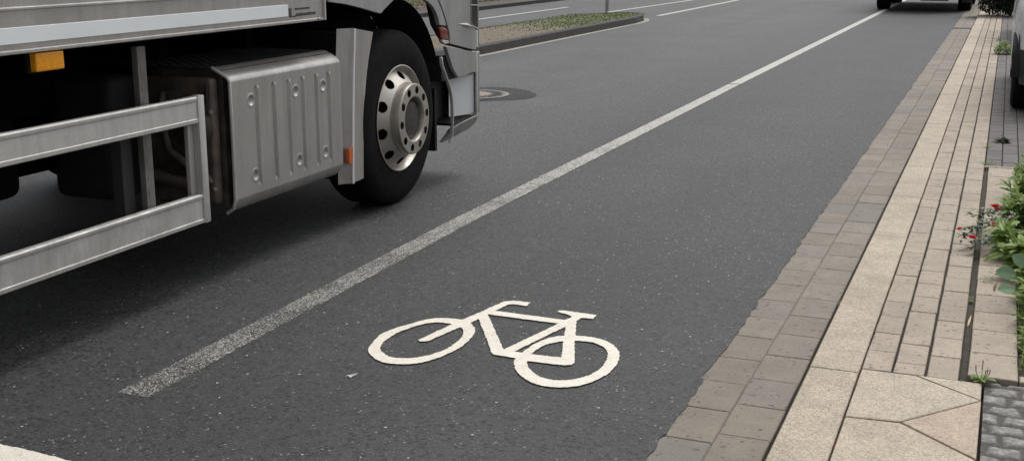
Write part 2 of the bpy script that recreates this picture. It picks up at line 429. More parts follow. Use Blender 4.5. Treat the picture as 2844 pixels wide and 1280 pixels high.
chain=[(-1.672,3.931),(-1.585,3.926),(-1.526,3.911),(-1.385,3.918),(-1.361,3.936),(-1.359,3.956),(-1.378,4.01),(-1.423,3.995),(-1.541,3.988),(-1.618,3.995),(-1.66,4.001)]
seattube=[(-1.661,3.985),(-1.613,3.99),(-1.535,4.353),(-1.543,4.424),(-1.574,4.383)]
stay=[(-1.422,3.992),(-1.392,3.943),(-1.359,3.956),(-1.436,4.181),(-1.519,4.443),(-1.556,4.428),(-1.535,4.353),(-1.482,4.18)]
saddle=[(-1.638,4.54),(-1.627,4.529),(-1.572,4.504),(-1.554,4.486),(-1.557,4.445),(-1.516,4.435),(-1.515,4.489),(-1.463,4.494),(-1.469,4.55),(-1.62,4.558)]
J = .0024
adds = [(densify(smooth_closed(fo), .008, J), densify(smooth_closed(fi), .008, J)), (densify(smooth_closed(ro), .008, J), densify(smooth_closed(ri), .008, J))]
adds += [(densify(p, .009, J), None) for p in (fork, down, top, chain, seattube, stay, saddle)]
tag(flatobj('bicycle_symbol', adds, .009, M['symbol']), 'cream white bicycle symbol painted on the dark asphalt lane', 'road marking')

# asphalt patch + manhole
pc = Vector((-5.05, 11.40))
patch = []
for i in range(72):
    a = 2*PI*i/72; r = .64*(1+.05*math.cos(4*a+.6)+.03*math.sin(2*a)); patch.append((pc.x+r*math.cos(a)+R.uniform(-.006, .006), pc.y+r*.98*math.sin(a)+R.uniform(-.006, .006)))
tag(flatobj('asphalt_patch', [(patch, None)], .007, M['patch']), kind='structure')
mh = empty('manhole_cover', (-5.08, 11.32, .007), label='round manhole cover with pinkish concrete centre beyond the truck wheel', cat='manhole cover')
bm = NB(); lathe_z(bm, [(.0, .0), (.42, .0), (.42, .008), (.375, .010), (.37, .004), (.0, .004)], 64); obj('frame_ring', bm, M['iron_ring'], mh)
bm = NB(); lathe_z(bm, [(.355, .003), (.355, .010), (.24, .011), (.235, .003)], 64)
for i in range(28):
    a = 2*PI*i/28
    b = NB(); box(b, -.014, .014, .255, .34, .010, .015, .003, 1)
    bmesh.ops.rotate(b, verts=b.verts, cent=(0, 0, 0), matrix=Matrix.Rotation(a, 3, 'Z')); join(bm, b)
obj('lid', bm, M['iron'], mh)
bm = NB(); lathe_z(bm, [(.232, .004), (.232, .011), (0.0001, .013)], 48); obj('concrete_centre', bm, M['concrete_fill'], mh)

# ------------------------------------------------------------------ paving at the right
def block(bm, x0, x1, y0, y1, z, ch=.003, tilt=.0012, zb=-.05):
    dz = R.uniform(-tilt, tilt); t = [z+dz+R.uniform(-tilt, tilt)*.6 for _ in range(4)]
    j = lambda: R.uniform(-.0012, .0012)
    P = [(x0+j(), y0+j()), (x1+j(), y0+j()), (x1+j(), y1+j()), (x0+j(), y1+j())]
    cx, cy = (x0+x1)/2, (y0+y1)/2
    ins = [(p[0]+(ch if p[0] < cx else -ch), p[1]+(ch if p[1] < cy else -ch)) for p in P]
    a = [bm.verts.new((p[0], p[1], zb)) for p in P]
    b = [bm.verts.new((p[0], p[1], t[i]-ch)) for i, p in enumerate(P)]
    c = [bm.verts.new((p[0], p[1], t[i])) for i, p in enumerate(ins)]
    bm.faces.new(c)
    for i in range(4):
        k = (i+1) % 4
        bm.faces.new((a[i], a[k], b[k], b[i])); bm.faces.new((b[i], b[k], c[k], c[i]))

def row(bm, x0, x1, ys, z, gap=.0026, **k):
    for a, b in zip(ys, ys[1:]): block(bm, x0, x1, a+gap/2, b-gap/2, z, **k)
def run(start, step, lo, hi, jit=.003):
    n0 = math.ceil((lo-start)/step-1e-6); out = []; y = start+n0*step
    while y < hi: out.append(y+R.uniform(-jit, jit)); y += step
    return out
bm = NB()
row(bm, -.905, -.7295, run(3.447, .2713, -4, 24.25), 0)
row(bm, -.905, -.7295, run(24.62, .2713, 24.6, 70), 0)
row(bm, -.7265, -.562, run(3.532, .2715, -4, 24.25), -.001)
row(bm, -.7265, -.562, run(24.62, .2715, 24.6, 70), -.001)
tag(obj('gutter', bm, M['gutter']), kind='structure')
bm = NB(); row(bm, -.541, -.371, run(4.182, 1.1, -4, 70, .004), .03, .002, ch=.0035); tag(obj('kerb', bm, M['kerb']), kind='structure')
r1 = [4.235] + run(4.46, .2275, 4.45, 70); r2 = [4.235, 4.353] + run(4.58, .2275, 4.57, 70); r3 = [4.235] + run(4.477, .231, 4.47, 70)
bm = NB()
row(bm, -.364, -.266, r1, .03); row(bm, -.257, -.154, r2, .03); row(bm, -.144, -.040, r3, .03)
tag(obj('pavement', bm, M['rows']), kind='structure')
bm = NB(); row(bm, -.010, .153, [4.30, 4.57, 4.864, 5.128, 5.396] + run(5.66, .27, 5.65, 8.5, .002) + [8.70], .031, .004)
block(bm, -.045, .35, 8.708, 8.745, .034); block(bm, .36, .75, 8.708, 8.745, .034)
block(bm, .158, .56, 4.30, 4.36, .031); block(bm, .565, 1.0, 4.30, 4.36, .031)
tag(obj('bed_edging', bm, M['rows']), kind='structure')
# crazy slabs
def slabs(bm, polys, z, inset=.004):
    for P in polys:
        c = Vector((sum(p[0] for p in P)/len(P), sum(p[1] for p in P)/len(P)))
        Q = [Vector(p) + (c-Vector(p)).normalized()*inset for p in P]; Q2 = [q + (c-q).normalized()*.004 for q in Q]
        a = [bm.verts.new((q.x, q.y, -.05)) for q in Q]; b = [bm.verts.new((q.x, q.y, z-.003)) for q in Q]; d = [bm.verts.new((q.x, q.y, z+R.uniform(-.001, .001))) for q in Q2]
        bm.faces.new(d); n = len(P)
        for i in range(n):
            k = (i+1) % n; bm.faces.new((a[i], a[k], b[k], b[i])); bm.faces.new((b[i], b[k], d[k], d[i]))
bm = NB()
for o in (0, -.975, -1.95, -2.9):
    Y = lambda y: y+o
    slabs(bm, [[(-.366, Y(4.23)), (-.181, Y(4.23)), (.040, Y(4.059)), (-.196, Y(3.769)), (-.366, Y(3.746))],
               [(-.181, Y(4.23)), (.040, Y(4.23)), (.040, Y(4.059))],
               [(.040, Y(4.052)), (.037, Y(3.55)), (-.196, Y(3.765))],
               [(-.366, Y(3.742)), (-.196, Y(3.762)), (.037, Y(3.545)), (.035, Y(3.26)), (-.366, Y(3.26))]], .031)
bm.faces.ensure_lookup_table(); fidx = [f.index for f in bm.faces if False]
sp = obj('slab_paving', bm, M['slab']); tag(sp, kind='structure'); sp.data.materials.append(M['slab_pink'])
for f in sp.data.polygons:
    c = f.center
    if len([1 for o in (0, -.975, -1.95, -2.9) if inside((c.x, c.y-o), [(.045, 4.056), (.042, 3.54), (-.2, 3.765)])]): f.material_index = 1
# joint bed under it all
bm = NB(); box(bm, -.93, -.575, -5, 70, -.055, -.004); tag(obj('gutter_joint', bm, M['sand_joint']), kind='structure')
bm = NB(); box(bm, -.574, 3.5, -5, 70, -.055, -.014); tag(obj('paving_bed', bm, M['joint']), kind='structure')
bm = NB(); box(bm, -.36, -.037, 4.24, 70, -.011, .0215); bm_ = NB(); box(bm_, -.0365, -.008, 4.24, 8.71, -.0111, .009); tag(obj('wide_joint', bm_, simple('wide_joint_dirt', (.045, .036, .026), .95, 0, .6, 60, .7, 120)), kind='structure'); tag(obj('joint_sand', bm, M['joint']), kind='structure')
bm = NB(); box(bm, .046, 3.4, -4, 4.28, -.011, .0125); tag(obj('mortar_bed', bm, M['granite_sand']), kind='structure')
# cobbles
bm = NB(); lay = bm.verts.layers.float.new('stone'); VV = []
nx, ny = 170, 330
for i in range(nx):
    col_ = []
    for j in range(ny):
        x = .047+i*.0065; y = 2.15+j*.0064
        wx = x+.014*noise.noise(Vector((x*14, y*14, 0))); wy = y+.014*noise.noise(Vector((x*14, y*14, 7)))
        ry = math.floor(wy/.088); fy = wy/.088-ry; ox = (ry % 2)*.055+.03*noise.noise(Vector((ry*3.3, 0, 0))); rx = math.floor((wx+ox)/.112); fx = (wx+ox)/.112-rx
        e = min(fx*.112, (1-fx)*.112, fy*.088, (1-fy)*.088)
        st = max(0, min(1, (e-.006)/.012)); st = st*st*(3-2*st)
        h = .021+st*(.0065+.002*noise.noise(Vector((rx*5.1, ry*3.7, 2))))+.0016*noise.noise(Vector((x*55, y*55, 3)))*(.4+st)+.0008*noise.noise(Vector((x*140, y*140, 3)))
        v = bm.verts.new((x, y, h)); v[lay] = st; col_.append(v)
    VV.append(col_)
for i in range(nx-1):
    for j in range(ny-1): bm.faces.new((VV[i][j], VV[i+1][j], VV[i+1][j+1], VV[i][j+1]))
def cobble_mat():
    s = NT('cobble_stone'); at = s.n('ShaderNodeAttribute', attribute_name='stone')
    f = s.noise(35, 5, .7); c = s.ramp(f, [(.32, (.12, .117, .11)), (.5, (.21, .205, .195)), (.66, (.36, .355, .34))])
    mo = s.ramp(s.noise(80, 4, .7), [(.3, (.035, .033, .028)), (.7, (.10, .094, .083))])
    s.set(Base_Color=s.mix(at.outputs['Fac'], mo, c), Roughness=.85); s.bump(s.noise(170, 4, .7), .7, .006); return s.m
tag(obj('cobbles', bm, cobble_mat(), smooth=True, sharp=60), kind='structure')
# dark paving (parking bays)
bm = NB(); x = -.032; c = 0
while x < 3.2:
    row(bm, x, x+.102, run(8.85 + (c % 2)*.1, .205, 8.84, 9.0)[:0] + [8.752] + run(8.85+(c % 2)*.1, .205, 8.80, 60, .002), .029, .004)
    x += .108; c += 1
tag(obj('parking_bay', bm, M['dark_paver']), kind='structure')
bm = NB(); box(bm, -.03, 3.4, 8.76, 60, -.011, .016); tag(obj('bay_sand', bm, M['joint']), kind='structure')
# planted soil
bm = NB(); grid(bm, lambda i, j: (.156+i*.05, 4.37+j*.05, .012+.018*noise.noise(Vector((i*.4, j*.4, 0)))), 40, 87)
tag(obj('soil_bed', bm, M['soil']), kind='structure')

# street drain in the gutter
dr = empty('street_drain', (-.728, 24.43, 0), label='rusty slotted drain grate set across the gutter', cat='drain')
bm = NB(); box(bm, -.175, .178, -.17, .17, -.04, -.012); obj('frame', bm, M['hole'], dr)
bm = NB()
for i in range(4): box(bm, -.172+i*.1155, -.172+i*.1155+.012, -.165, .165, -.02, .001)
for y in (-.165, .145): box(bm, -.172, .176, y, y+.02, -.02, .0)
for i in range(3): box(bm, -.16+i*.1155, -.16+i*.1155+.1, -.05, .08, -.02, -.002)
obj('grate', bm, M['iron'], dr)

# ------------------------------------------------------------------ traffic island
isl = [(-6.86, -20), (-6.86, 12), (-6.86, 19.5), (-6.84, 23.4), (-6.93, 24.3), (-7.15, 24.95), (-7.45, 25.2), (-7.8, 25.05), (-8.1, 24.5), (-8.32, 23.5), (-8.5, 19), (-8.6, 12), (-8.6, -20)]
def offset_poly(P, d):
    out = []; n = len(P)
    for i in range(n):
        a, b, c = Vector(P[i-1]), Vector(P[i]), Vector(P[(i+1) % n])
        n1 = (b-a).normalized(); n2 = (c-b).normalized(); m = Vector((-(n1.y+n2.y), n1.x+n2.x)).normalized()
        out.append(tuple(b+m*d))
    return out
bm = NB(); A = offset_poly(isl, -.02); T = isl; I = offset_poly(isl, .13)
L = [[bm.verts.new((p[0], p[1], z)) for p in Q] for Q, z in ((A, -.02), (isl, .115), (offset_poly(isl, .02), .13), (I, .13), (I, .05))]
for p, q in zip(L, L[1:]):
    n = len(p)
    for i in range(n): bm.faces.new((p[i], p[(i+1) % n], q[(i+1) % n], q[i]))
tag(obj('island_kerb', bm, M['dark_kerb']), kind='structure')
def earth_mat():
    s = NT('island_earth'); f = s.noise(18, 5, .7, s.scaled(1, 1, 1))
    c = s.ramp(f, [(.3, (.085, .066, .045)), (.5, (.15, .125, .09)), (.7, (.21, .185, .14))])
    sep = s.n('ShaderNodeSeparateXYZ'); s.l(s.co(), sep.inputs[0])
    g = s.math('MULTIPLY', s.maprange(sep.outputs[1], 19.5, 22, 0, .6), s.maprange(s.noise(3, 4), .35, .6, 0, 1))
    s.set(Base_Color=s.mix(g, c, (.10, .14, .035)), Roughness=.95); s.bump(s.noise(30, 5, .7), .7, .03); return s.m
tag(flatobj('island_earth', [(offset_poly(isl, .125), None)], .122, earth_mat()), kind='structure')
strp = [(-6.90, -20), (-6.90, 23.5)] + [(-6.95, 24.4), (-7.2, 25.1), (-7.4, 25.35)]
L_ = offset_poly([(-6.86, -20), (-6.86, 23.5), (-6.93, 24.3), (-7.15, 24.98), (-7.45, 25.25), (-8, -20)], -.015)[:5]
O_ = offset_poly([(-6.86, -20), (-6.86, 23.5), (-6.93, 24.3), (-7.15, 24.98), (-7.45, 25.25), (-8, -20)], -.135)[:5]
tag(flatobj('island_gutter', [([p for p in O_]+[p for p in L_][::-1], None)], .0085, M['light_strip']), kind='structure')
pl = empty('sign_pole', (-7.82, 24.6, .122), label='grey round steel pole standing in the island grass near its nose', cat='pole')
bm = NB(); lathe_z(bm, [(.0001, 0), (.038, 0), (.038, 3.2), (.0001, 3.2)], 20); obj('post', bm, M['pole'], pl, True)
bm = NB(); lathe_z(bm, [(.0001, -.01), (.065, -.01), (.06, .03), (.04, .045), (.0001, .045)], 20); obj('base_collar', bm, M['pole'], pl, True)

# grass helper
def blade(bm, p, h, lean, az, w=.004):
    d = Vector((math.cos(az), math.sin(az), 0)); s = Vector((-d.y, d.x, 0))*w
    a = Vector(p); m = a+Vector((0, 0, h*.6))+d*lean*.35; t = a+Vector((0, 0, h))+d*lean
    v = [bm.verts.new(q) for q in (a-s, a+s, m+s*.7, m-s*.7, t)]
    bm.faces.new(v[:4]); bm.faces.new((v[3], v[2], v[4]))
bm = NB()
for _ in range(13000):
    y = R.uniform(14, 25); x = R.uniform(-8.45, -6.98)
    g = noise.noise(Vector((x*1.3, y*1.3, 2)))
    dens = max(.05, min(1, (y-18.5)/3.2))*(.75+g)
    if y > 24.2 and (x+7.45)**2/.35+(y-24.2)**2 > .75: continue
    if R.random() > dens: continue
    blade(bm, (x, y, .12), R.uniform(.008, .032), R.uniform(.01, .05), R.uniform(0, 6.3), R.uniform(.006, .012))
tag(obj('island_grass', bm, M['grass']), 'thin green grass on the traffic island around the pole', 'grass', kind='stuff')
# far side verge
bm = NB(); box(bm, -11.95, -11.75, -20, 160, -.06, .09); tag(obj('far_kerb', bm, M['dark_kerb']), kind='structure')
def verge_mat():
    s = NT('verge_earth'); c = s.ramp(s.noise(9, 6, .75), [(.3, (.03, .024, .018)), (.5, (.075, .055, .036)), (.62, (.11, .095, .05)), (.75, (.07, .09, .03))])
    s.set(Base_Color=c, Roughness=.95); s.bump(s.noise(25, 5, .7), .8, .04); return s.m
def footway_mat():
    s = NT('far_footway'); c = s.ramp(s.noise(6, 5, .7), [(.3, (.045, .037, .034)), (.7, (.085, .066, .058))]); s.set(Base_Color=c, Roughness=.9); s.bump(s.noise(60, 4), .4, .01); return s.m
bm = NB(); box(bm, -12.75, -11.951, -20, 160, -.06, .085); tag(obj('far_footway', bm, footway_mat()), kind='structure')
bm = NB(); grid(bm, lambda i, j: (-12.75-i*.5, -5+j*.6, .09+.05*noise.noise(Vector((i*.6, j*.6, 3)))+.02*i), 60, 130); tag(obj('verge', bm, verge_mat()), kind='structure')
bm = NB()
for _ in range(7000):
    x = -12.7-abs(R.gauss(0, 1.2)); y = R.uniform(24, 46)
    if noise.noise(Vector((x*.9, y*.5, 9))) < -.08: continue
    blade(bm, (x, y, .08), R.uniform(.03, .16), R.uniform(0, .12), R.uniform(0, 6.3), R.uniform(.006, .014))
tag(obj('verge_grass', bm, M['grass']), 'patchy grass on the far verge beyond the road', 'grass', kind='stuff')
bm = NB()
for _ in range(1600):
    x = -12.3-abs(R.gauss(0, .9)); y = R.uniform(24, 46); a = R.uniform(0, 6.3); s_ = R.uniform(.02, .05)
    u = Vector((math.cos(a), math.sin(a), R.uniform(-.3, .3)))*s_; w_ = Vector((-math.sin(a), math.cos(a), R.uniform(-.3, .3)))*s_*.6; p = Vector((x, y, .13+R.uniform(0, .03)))
    bm.faces.new([bm.verts.new(q) for q in (p-u, p-w_, p+u, p+w_)])
tag(obj('fallen_leaves', bm, M['leaf_dry']), 'dry brown leaves lying on the far verge', 'leaves', kind='stuff')

# ------------------------------------------------------------------ TRUCK
TR = empty('truck', (-3.2582, 6.2663, 0), math.radians(1.308), label='silver box truck driving along the left lane, cut off by the frame', cat='truck')
WID = -2.5
# cargo box
bm = NB()
prof = [(.040, 1.138), (.046, 1.141), (.046, 1.150), (.040, 1.153), (.040, 1.286), (.046, 1.289), (.046, 1.2955), (.038, 1.299), (.036, 3.75), (-2.50, 3.75), (-2.50, 1.138)]
prism(bm, prof, -8.2, -.925)
body = obj('cargo_body', bm, M['silver'], TR)
bm = NB(); box(bm, .040, .0435, -8.1, -1.277, 1.174, 1.230, .0012, 1); obj('reflective_strip', bm, M['white'], body)
bm = NB(); box(bm, .0365, .050, -.937, -.9235, 1.1385, 3.74, .003); box(bm, -2.51, .0365, -.9245, -.9205, 1.14, 3.74); obj('corner_profile', bm, M['alu'], body)
bm = NB()
B = lambda y0, y1, z0, z1: box(bm, .040, .0412, y0, y1, z0, z1)
B(-1.268, -1.243, 1.168, 1.212); B(-1.242, -1.205, 1.168, 1.175)
y = -1.212
for w in (.022, .018, .026, .015, .022, .020): B(y, y+w, 1.201, 1.2105); y += w+.0035
y = -1.205
for i, w in enumerate((.020, .024, .018, .026, .020, .022, .026, .014)): B(y, y+w, 1.170+.0003*i, 1.184+(i % 3)*.001); y += w+.003
obj('maker_mark', bm, M['dark_print'], body)
bm = NB(); lathe_x(bm, [(.0001, .054), (.005, .053), (.008, .046), (.008, .038)], 14, (0, -.995, 1.147)); obj('rivet', bm, M['alu_bright'], body, True)
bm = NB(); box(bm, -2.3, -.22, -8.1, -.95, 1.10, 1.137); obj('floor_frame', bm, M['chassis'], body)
# chassis
bm = NB()
for x in (-.82, -1.70): box(bm, x-.04, x+.04, -8.0, 1.1, .76, 1.02, .006)
for y in (-6.9, -5.2, -3.3, -2.0, -.7, .6): box(bm, -1.66, -.86, y-.06, y+.06, .80, .98)
for y in (-7.5, -6.4, -5.6, -3.4, -2.6, -1.8, -1.1): box(bm, -2.2, -.30, y-.03, y+.03, 1.0, 1.099)
box(bm, -1.9, -.65, -.9, .9, .62, 1.25); box(bm, -1.6, -.95, -2.6, -.9, .45, .80, .05)
tube(bm, [(-1.26, -4.6, .55), (-1.26, -2.5, .62)], .06, 12)
tube(bm, [(-2.2, 0, .5), (-.3, 0, .5)], .07, 12); tube(bm, [(-2.2, -4.75, .5), (-.3, -4.75, .5)], .10, 12)
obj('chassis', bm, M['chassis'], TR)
# wheels
def tyre(bm, x, y, R0=.515, w=.30, z=.515):
    prof = [(.300, -.02), (.312, -.004), (.35, .004), (.42, .006), (.46, -.002), (.492, -.018), (.509, -.038), (R0, -.055), (R0, -.085), (R0-.012, -.088), (R0-.012, -.098), (R0, -.101), (R0, -.145), (R0-.012, -.148), (R0-.012, -.158), (R0, -.161), (R0, -.205), (R0-.012, -.208), (R0-.012, -.218), (R0, -.221), (R0, -.25), (.505, -.27), (.46, -.30), (.40, -.306), (.312, -.29)]
    lathe_x(bm, prof, 96, (x, y, z))
def ring_holes(bm, c, r0, x0, r1, x1, nseg, nr, holes):
    """cone/disc with punched holes: holes = list of (theta, r, half width in metres along arc, half height radial)"""
    V = {}
    cr = []
    for i in range(nseg):
        for j in range(nr+1):
            t = j/nr; r = r0+(r1-r0)*t; x = x0+(x1-x0)*t; a = 2*PI*i/nseg
            V[i, j] = bm.verts.new((c[0]+x, c[1]+r*math.cos(a), c[2]+r*math.sin(a)))
    for i in range(nseg):
        a = 2*PI*(i+.5)/nseg
        for j in range(nr):
            r = r0+(r1-r0)*(j+.5)/nr
            if any((((a-h[0]+PI) % (2*PI)-PI)*h[1]/h[2])**2+((r-h[1])/h[3])**2 < 1 for h in holes): continue
            bm.faces.new((V[i, j], V[(i+1) % nseg, j], V[(i+1) % nseg, j+1], V[i, j+1]))
    for v in [v for v in V.values() if not v.link_faces]: bm.verts.remove(v)
def front_wheel(parent, xo, y, flip=False):
    s = -1 if flip else 1
    w = empty('wheel', (xo, y, .515)); w.parent = parent
    if flip: w.rotation_euler = (0, 0, PI)
    bm = NB(); tyre(bm, 0, 0, z=0); obj('tyre', bm, M['rubber'], w, True, 30)
    bm = NB()
    vents = [(2*PI*k/10+.25, .252, .033, .0235) for k in range(10)]
    lathe_x(bm, [(.300, -.012), (.311, -.002), (.314, .004), (.308, .006), (.301, -.002), (.292, -.022), (.286, -.030)], 96)
    ring_holes(bm, (0, 0, 0), .286, -.030, .216, .034, 360, 22, vents)
    lathe_x(bm, [(.216, .034), (.212, .037), (.206, .036), (.203, .030)], 96)
    obj('rim', bm, M['alu_bright'], w, True, 50)
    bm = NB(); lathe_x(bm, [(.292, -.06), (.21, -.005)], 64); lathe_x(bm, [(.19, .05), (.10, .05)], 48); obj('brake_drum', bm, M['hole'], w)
    bm = NB()
    nuts = [(2*PI*k/10+.1, .170, .023, .022) for k in range(10)]
    lathe_x(bm, [(.203, .02), (.207, .045), (.2085, .082), (.206, .089), (.202, .091)], 96)
    ring_holes(bm, (0, 0, 0), .202, .091, .136, .093, 300, 22, nuts)
    lathe_x(bm, [(.136, .093), (.131, .091), (.128, .084), (.126, .058)], 96)
    obj('hub_ring', bm, M['alu_bright'], w, True, 40)
    bm = NB(); lathe_x(bm, [(.127, .056), (.105, .060), (.098, .072), (.06, .078), (.0001, .079)], 48); obj('hub_cap', bm, M['hub_dark'], w, True, 40)
    for h in nuts:
        bm = NB(); c = (0, h[1]*math.cos(h[0]), h[1]*math.sin(h[0]))
        lathe_x(bm, [(.0115, .045), (.0115, .062), (.009, .068), (.0001, .069)], 6, c)
        obj('wheel_nut', bm, M['alu_bright'], w)
    return w
front_wheel(TR, .002, 0); front_wheel(TR, -2.43, 0, True)
for xo, fl in ((-.02, False), (-2.41, True)):
    w = empty('wheel', (xo, -4.75, .515)); w.parent = TR
    if fl: w.rotation_euler = (0, 0, PI)
    bm = NB(); tyre(bm, 0, 0, z=0); obj('tyre', bm, M['rubber'], w, True, 30)
    bm = NB(); tyre(bm, -.33, 0, z=0); obj('tyre', bm, M['rubber'], w, True, 30)
    bm = NB(); ring_holes(bm, (0, 0, 0), .312, -.004, .20, -.13, 200, 16, [(2*PI*k/10, .255, .026, .018) for k in range(10)]); lathe_x(bm, [(.20, -.13), (.16, -.13), (.14, -.03), (.0001, -.03)], 48); obj('rim', bm, M['alu_bright'], w, True, 40)
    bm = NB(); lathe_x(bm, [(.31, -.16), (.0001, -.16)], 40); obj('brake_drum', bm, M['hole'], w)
# front wheel arch liner and rear guards
bm = NB()
for sx in (0, -2.10):
    bm = NB()
    grid(bm, lambda i, j: (-.03-j*.35+sx, .65*math.cos(math.radians(12+i*8)), .55+.66*math.sin(math.radians(12+i*8))), 21, 2)
    bmesh.ops.remove_doubles(bm, verts=bm.verts, dist=1e-4)
    obj('wheel_arch_liner', bm, M['plastic'], TR)
    bm = NB(); plate(bm, [(.655*math.cos(math.radians(a)), .55+.655*math.sin(math.radians(a))) for a in range(-8, 190, 9)], -.39+sx, -.38+sx); obj('inner_guard', bm, M['plastic'], TR)
    bm = NB(); box(bm, -.40+sx, -.05+sx, .60, .63, .22, .62); obj('front_guard', bm, M['plastic'], TR)
bm = NB(); box(bm, -.33, -.10, .50, .512, .235, .52, .003); obj('rubber_flap', bm, M['plastic'], TR)
for sx in (0,):
    bm = NB(); grid(bm, lambda i, j: (-.02-j*.62, -4.75+.62*math.cos(math.radians(15+i*7.5)), .52+.60*math.sin(math.radians(15+i*7.5))), 21, 2); obj('mudguard', bm, M['plastic'], TR)
# dark boxes between the axles
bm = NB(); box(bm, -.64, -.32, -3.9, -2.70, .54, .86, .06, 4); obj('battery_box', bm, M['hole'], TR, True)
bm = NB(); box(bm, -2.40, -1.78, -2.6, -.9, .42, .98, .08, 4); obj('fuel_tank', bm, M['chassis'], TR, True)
bm = NB(); tube(bm, [(-1.95, -4.0, .73), (-1.95, -2.9, .73)], .15, 20); obj('air_tank', bm, M['chassis'], TR, True)
bm = NB(); box(bm, -.84, -.47, -1.97, -1.75, .36, .93, .06, 4); obj('fluid_tank', bm, simple('grimy_grey_tank', (.025, .024, .024), .7, 0, .3, 8, .1, 60), TR, True)
# silencer with pipes behind the side rails
sl = empty('silencer', (0, 0, 0)); sl.parent = TR
bm = NB(); box(bm, -.42, -.055, -1.80, -1.738, .345, .925, .028, 4); obj('casing', bm, M['grime'], sl, True)
bm = NB(); tube(bm, [(-.155, -1.80, .70), (-.155, -1.815, .70), (-.155, -1.835, .70), (-.155, -1.84, .70)], [.10, .10, .085, .06], 28); obj('end_cap', bm, M['grime_dark'], sl, True)
bm = NB(); tube(bm, [(-.30, -1.83, .86), (-.30, -1.85, .74), (-.26, -1.86, .60), (-.17, -1.85, .535), (-.09, -1.83, .53)], .020, 12)
tube(bm, [(-.40, -1.86, .50), (-.25, -1.87, .46), (-.12, -1.85, .45), (-.07, -1.83, .48)], .028, 12); obj('pipe', bm, M['grime'], sl, True)
bm = NB(); tube(bm, [(-.07, -1.81, .90), (-.065, -1.83, .82), (-.085, -1.83, .74), (-.07, -1.83, .60), (-.10, -1.82, .38)], .009, 8); obj('hose', bm, M['plastic'], sl, True)
bm = NB(); tube(bm, [(-.16, -1.80, .60), (-.16, -1.835, .60), (-.18, -1.84, .42), (-.18, -1.80, .40)], .012, 8); obj('strap', bm, M['steel'], sl, True)
for (a, b_) in ((-1.80, .775), (-1.80, .42)):
    bm = NB(); lathe_x(bm, [(.0001, .012), (.010, .011), (.012, 0)], 6, (-.07, a, b_)); obj('bolt', bm, M['alu_bright'], sl)

# tank cover : embossed silver panel
U0, U1 = -1.735, -.675
ribs = [-1.525, -1.374, -1.239, -1.105, -.970, -.842]
dimp = [(-1.57, .804), (-1.169, .802), (-.898, .801), (-1.56, .449), (-1.158, .455), (-.892, .453)]
def face_x(y, z):
    x = 0.0
    for k, r in enumerate(ribs):
        d = y-r
        if .385 < z < .885:
            end = min(1, (z-.395)/.018, (.868-z)/.014); end = max(0, end)
            x += end*(-.010*math.exp(-(d/.009)**2) + .006*math.exp(-((d-.014)/.008)**2))
    for a, b_ in dimp:
        q = math.hypot(y-a, z-b_); x += -.009/(1+math.exp((q-.019)/.0028)) + .003*math.exp(-((q-.027)/.005)**2)
    return x
path = [(-.045, .300), (-.030, .312), (-.014, .330), (-.005, .350)]  # bottom tuck-in (x, z)
zs = []
nz = 150
for i in range(nz+1): zs.append(.36+(.905-.36)*i/nz)
sec = path + [(None, z) for z in zs] + [(-.003, .914), (-.010, .924), (-.020, .933), (-.045, .948), (-.075, .962), (-.085, .966), (-.10, .967)]
ys = [U0+(U1-U0)*i/260 for i in range(261)]
bm = NB()
def TP(i, j):
    y = ys[i]; x, z = sec[j]
    round_r = max(0, (y-(U1-.05))/.05); inset = .035*(1-math.sqrt(max(0, 1-round_r**2)))
    if x is None: x = face_x(y, z)
    zc = z-(.03*round_r**3 if z > .88 else 0)+(.02*round_r**3 if z < .36 else 0)
    return (x-inset, y, zc)
grid(bm, TP, 261, len(sec))
obj('tank_cover', bm, M['silver'], TR, True, 60)
bm = NB()
tube(bm, [(-.05, U0, .295), (-.016, U0, .318), (-.002, U0, .36), (.001, U0, .60), (-.001, U0, .905), (-.012, U0, .925), (-.09, U0, .966)], .0085, 8); obj('cover_rim', bm, M['alu'], TR, True)
bm = NB(); box(bm, -.62, -.102, U0-.01, U1-.01, .958, .964)
for i in range(34):
    for j in range(15):
        y = U0+.02+i*.0305; x = -.125-j*.032; a = PI/4 if (i+j) % 2 else -PI/4
        b = NB(); box(b, -.010, .010, -.003, .003, 0, .003); bmesh.ops.rotate(b, verts=b.verts, cent=(0, 0, 0), matrix=Matrix.Rotation(a, 3, 'Z')); bmesh.ops.translate(b, verts=b.verts, vec=(x, y, .964)); join(bm, b)
obj('tread_plate', bm, simple('dull_tread_plate', (.03, .03, .032), .6, .3, .2, 10), TR)
bm = NB(); box(bm, -.44, -.05, U0+.02, U1-.04, .32, .955); obj('tank', bm, M['grime'], TR)
# steel side underrun rails
def rail(z0, z1, name):
    bm = NB()
    P = [(-.03, z0), (-.006, z0), (0, z0+.004), (.001, z0+.018), (-.004, z0+.021), (-.004, z1-.024), (-.001, z1-.021), (.001, z1-.016), (.001, z1-.006), (-.006, z1), (-.03, z1)]
    prism(bm, P, -4.1, -1.985); o = obj(name, bm, M['alu'], rails, True, 25); return o
rails = empty('side_guard', (0, 0, 0)); rails.parent = TR
rail(.752, .868, 'upper_rail'); rail(.307, .438, 'lower_rail')
bm = NB(); box(bm, -.034, .003, -1.9845, -1.938, .305, .872, .006); box(bm, -.055, -.034, -2.02, -1.95, .31, .865, .003); obj('end_post', bm, M['alu'], rails, True)
bm = NB()
for y in (-2.31,):
    box(bm, -.075, -.045, y, y+.055, .33, 1.105, .004)
    for k in range(9): box(bm, -.045, -.0435, y+.015, y+.036, .40+k*.075, .43+k*.075)
obj('bracket', bm, M['steel'], rails)
bm = NB(); box(bm, -.155, -.10, -2.385, -2.315, .33, .80, .006); obj('inner_bracket', bm, simple('dark_grey_bracket', (.045, .043, .045), .7), rails)
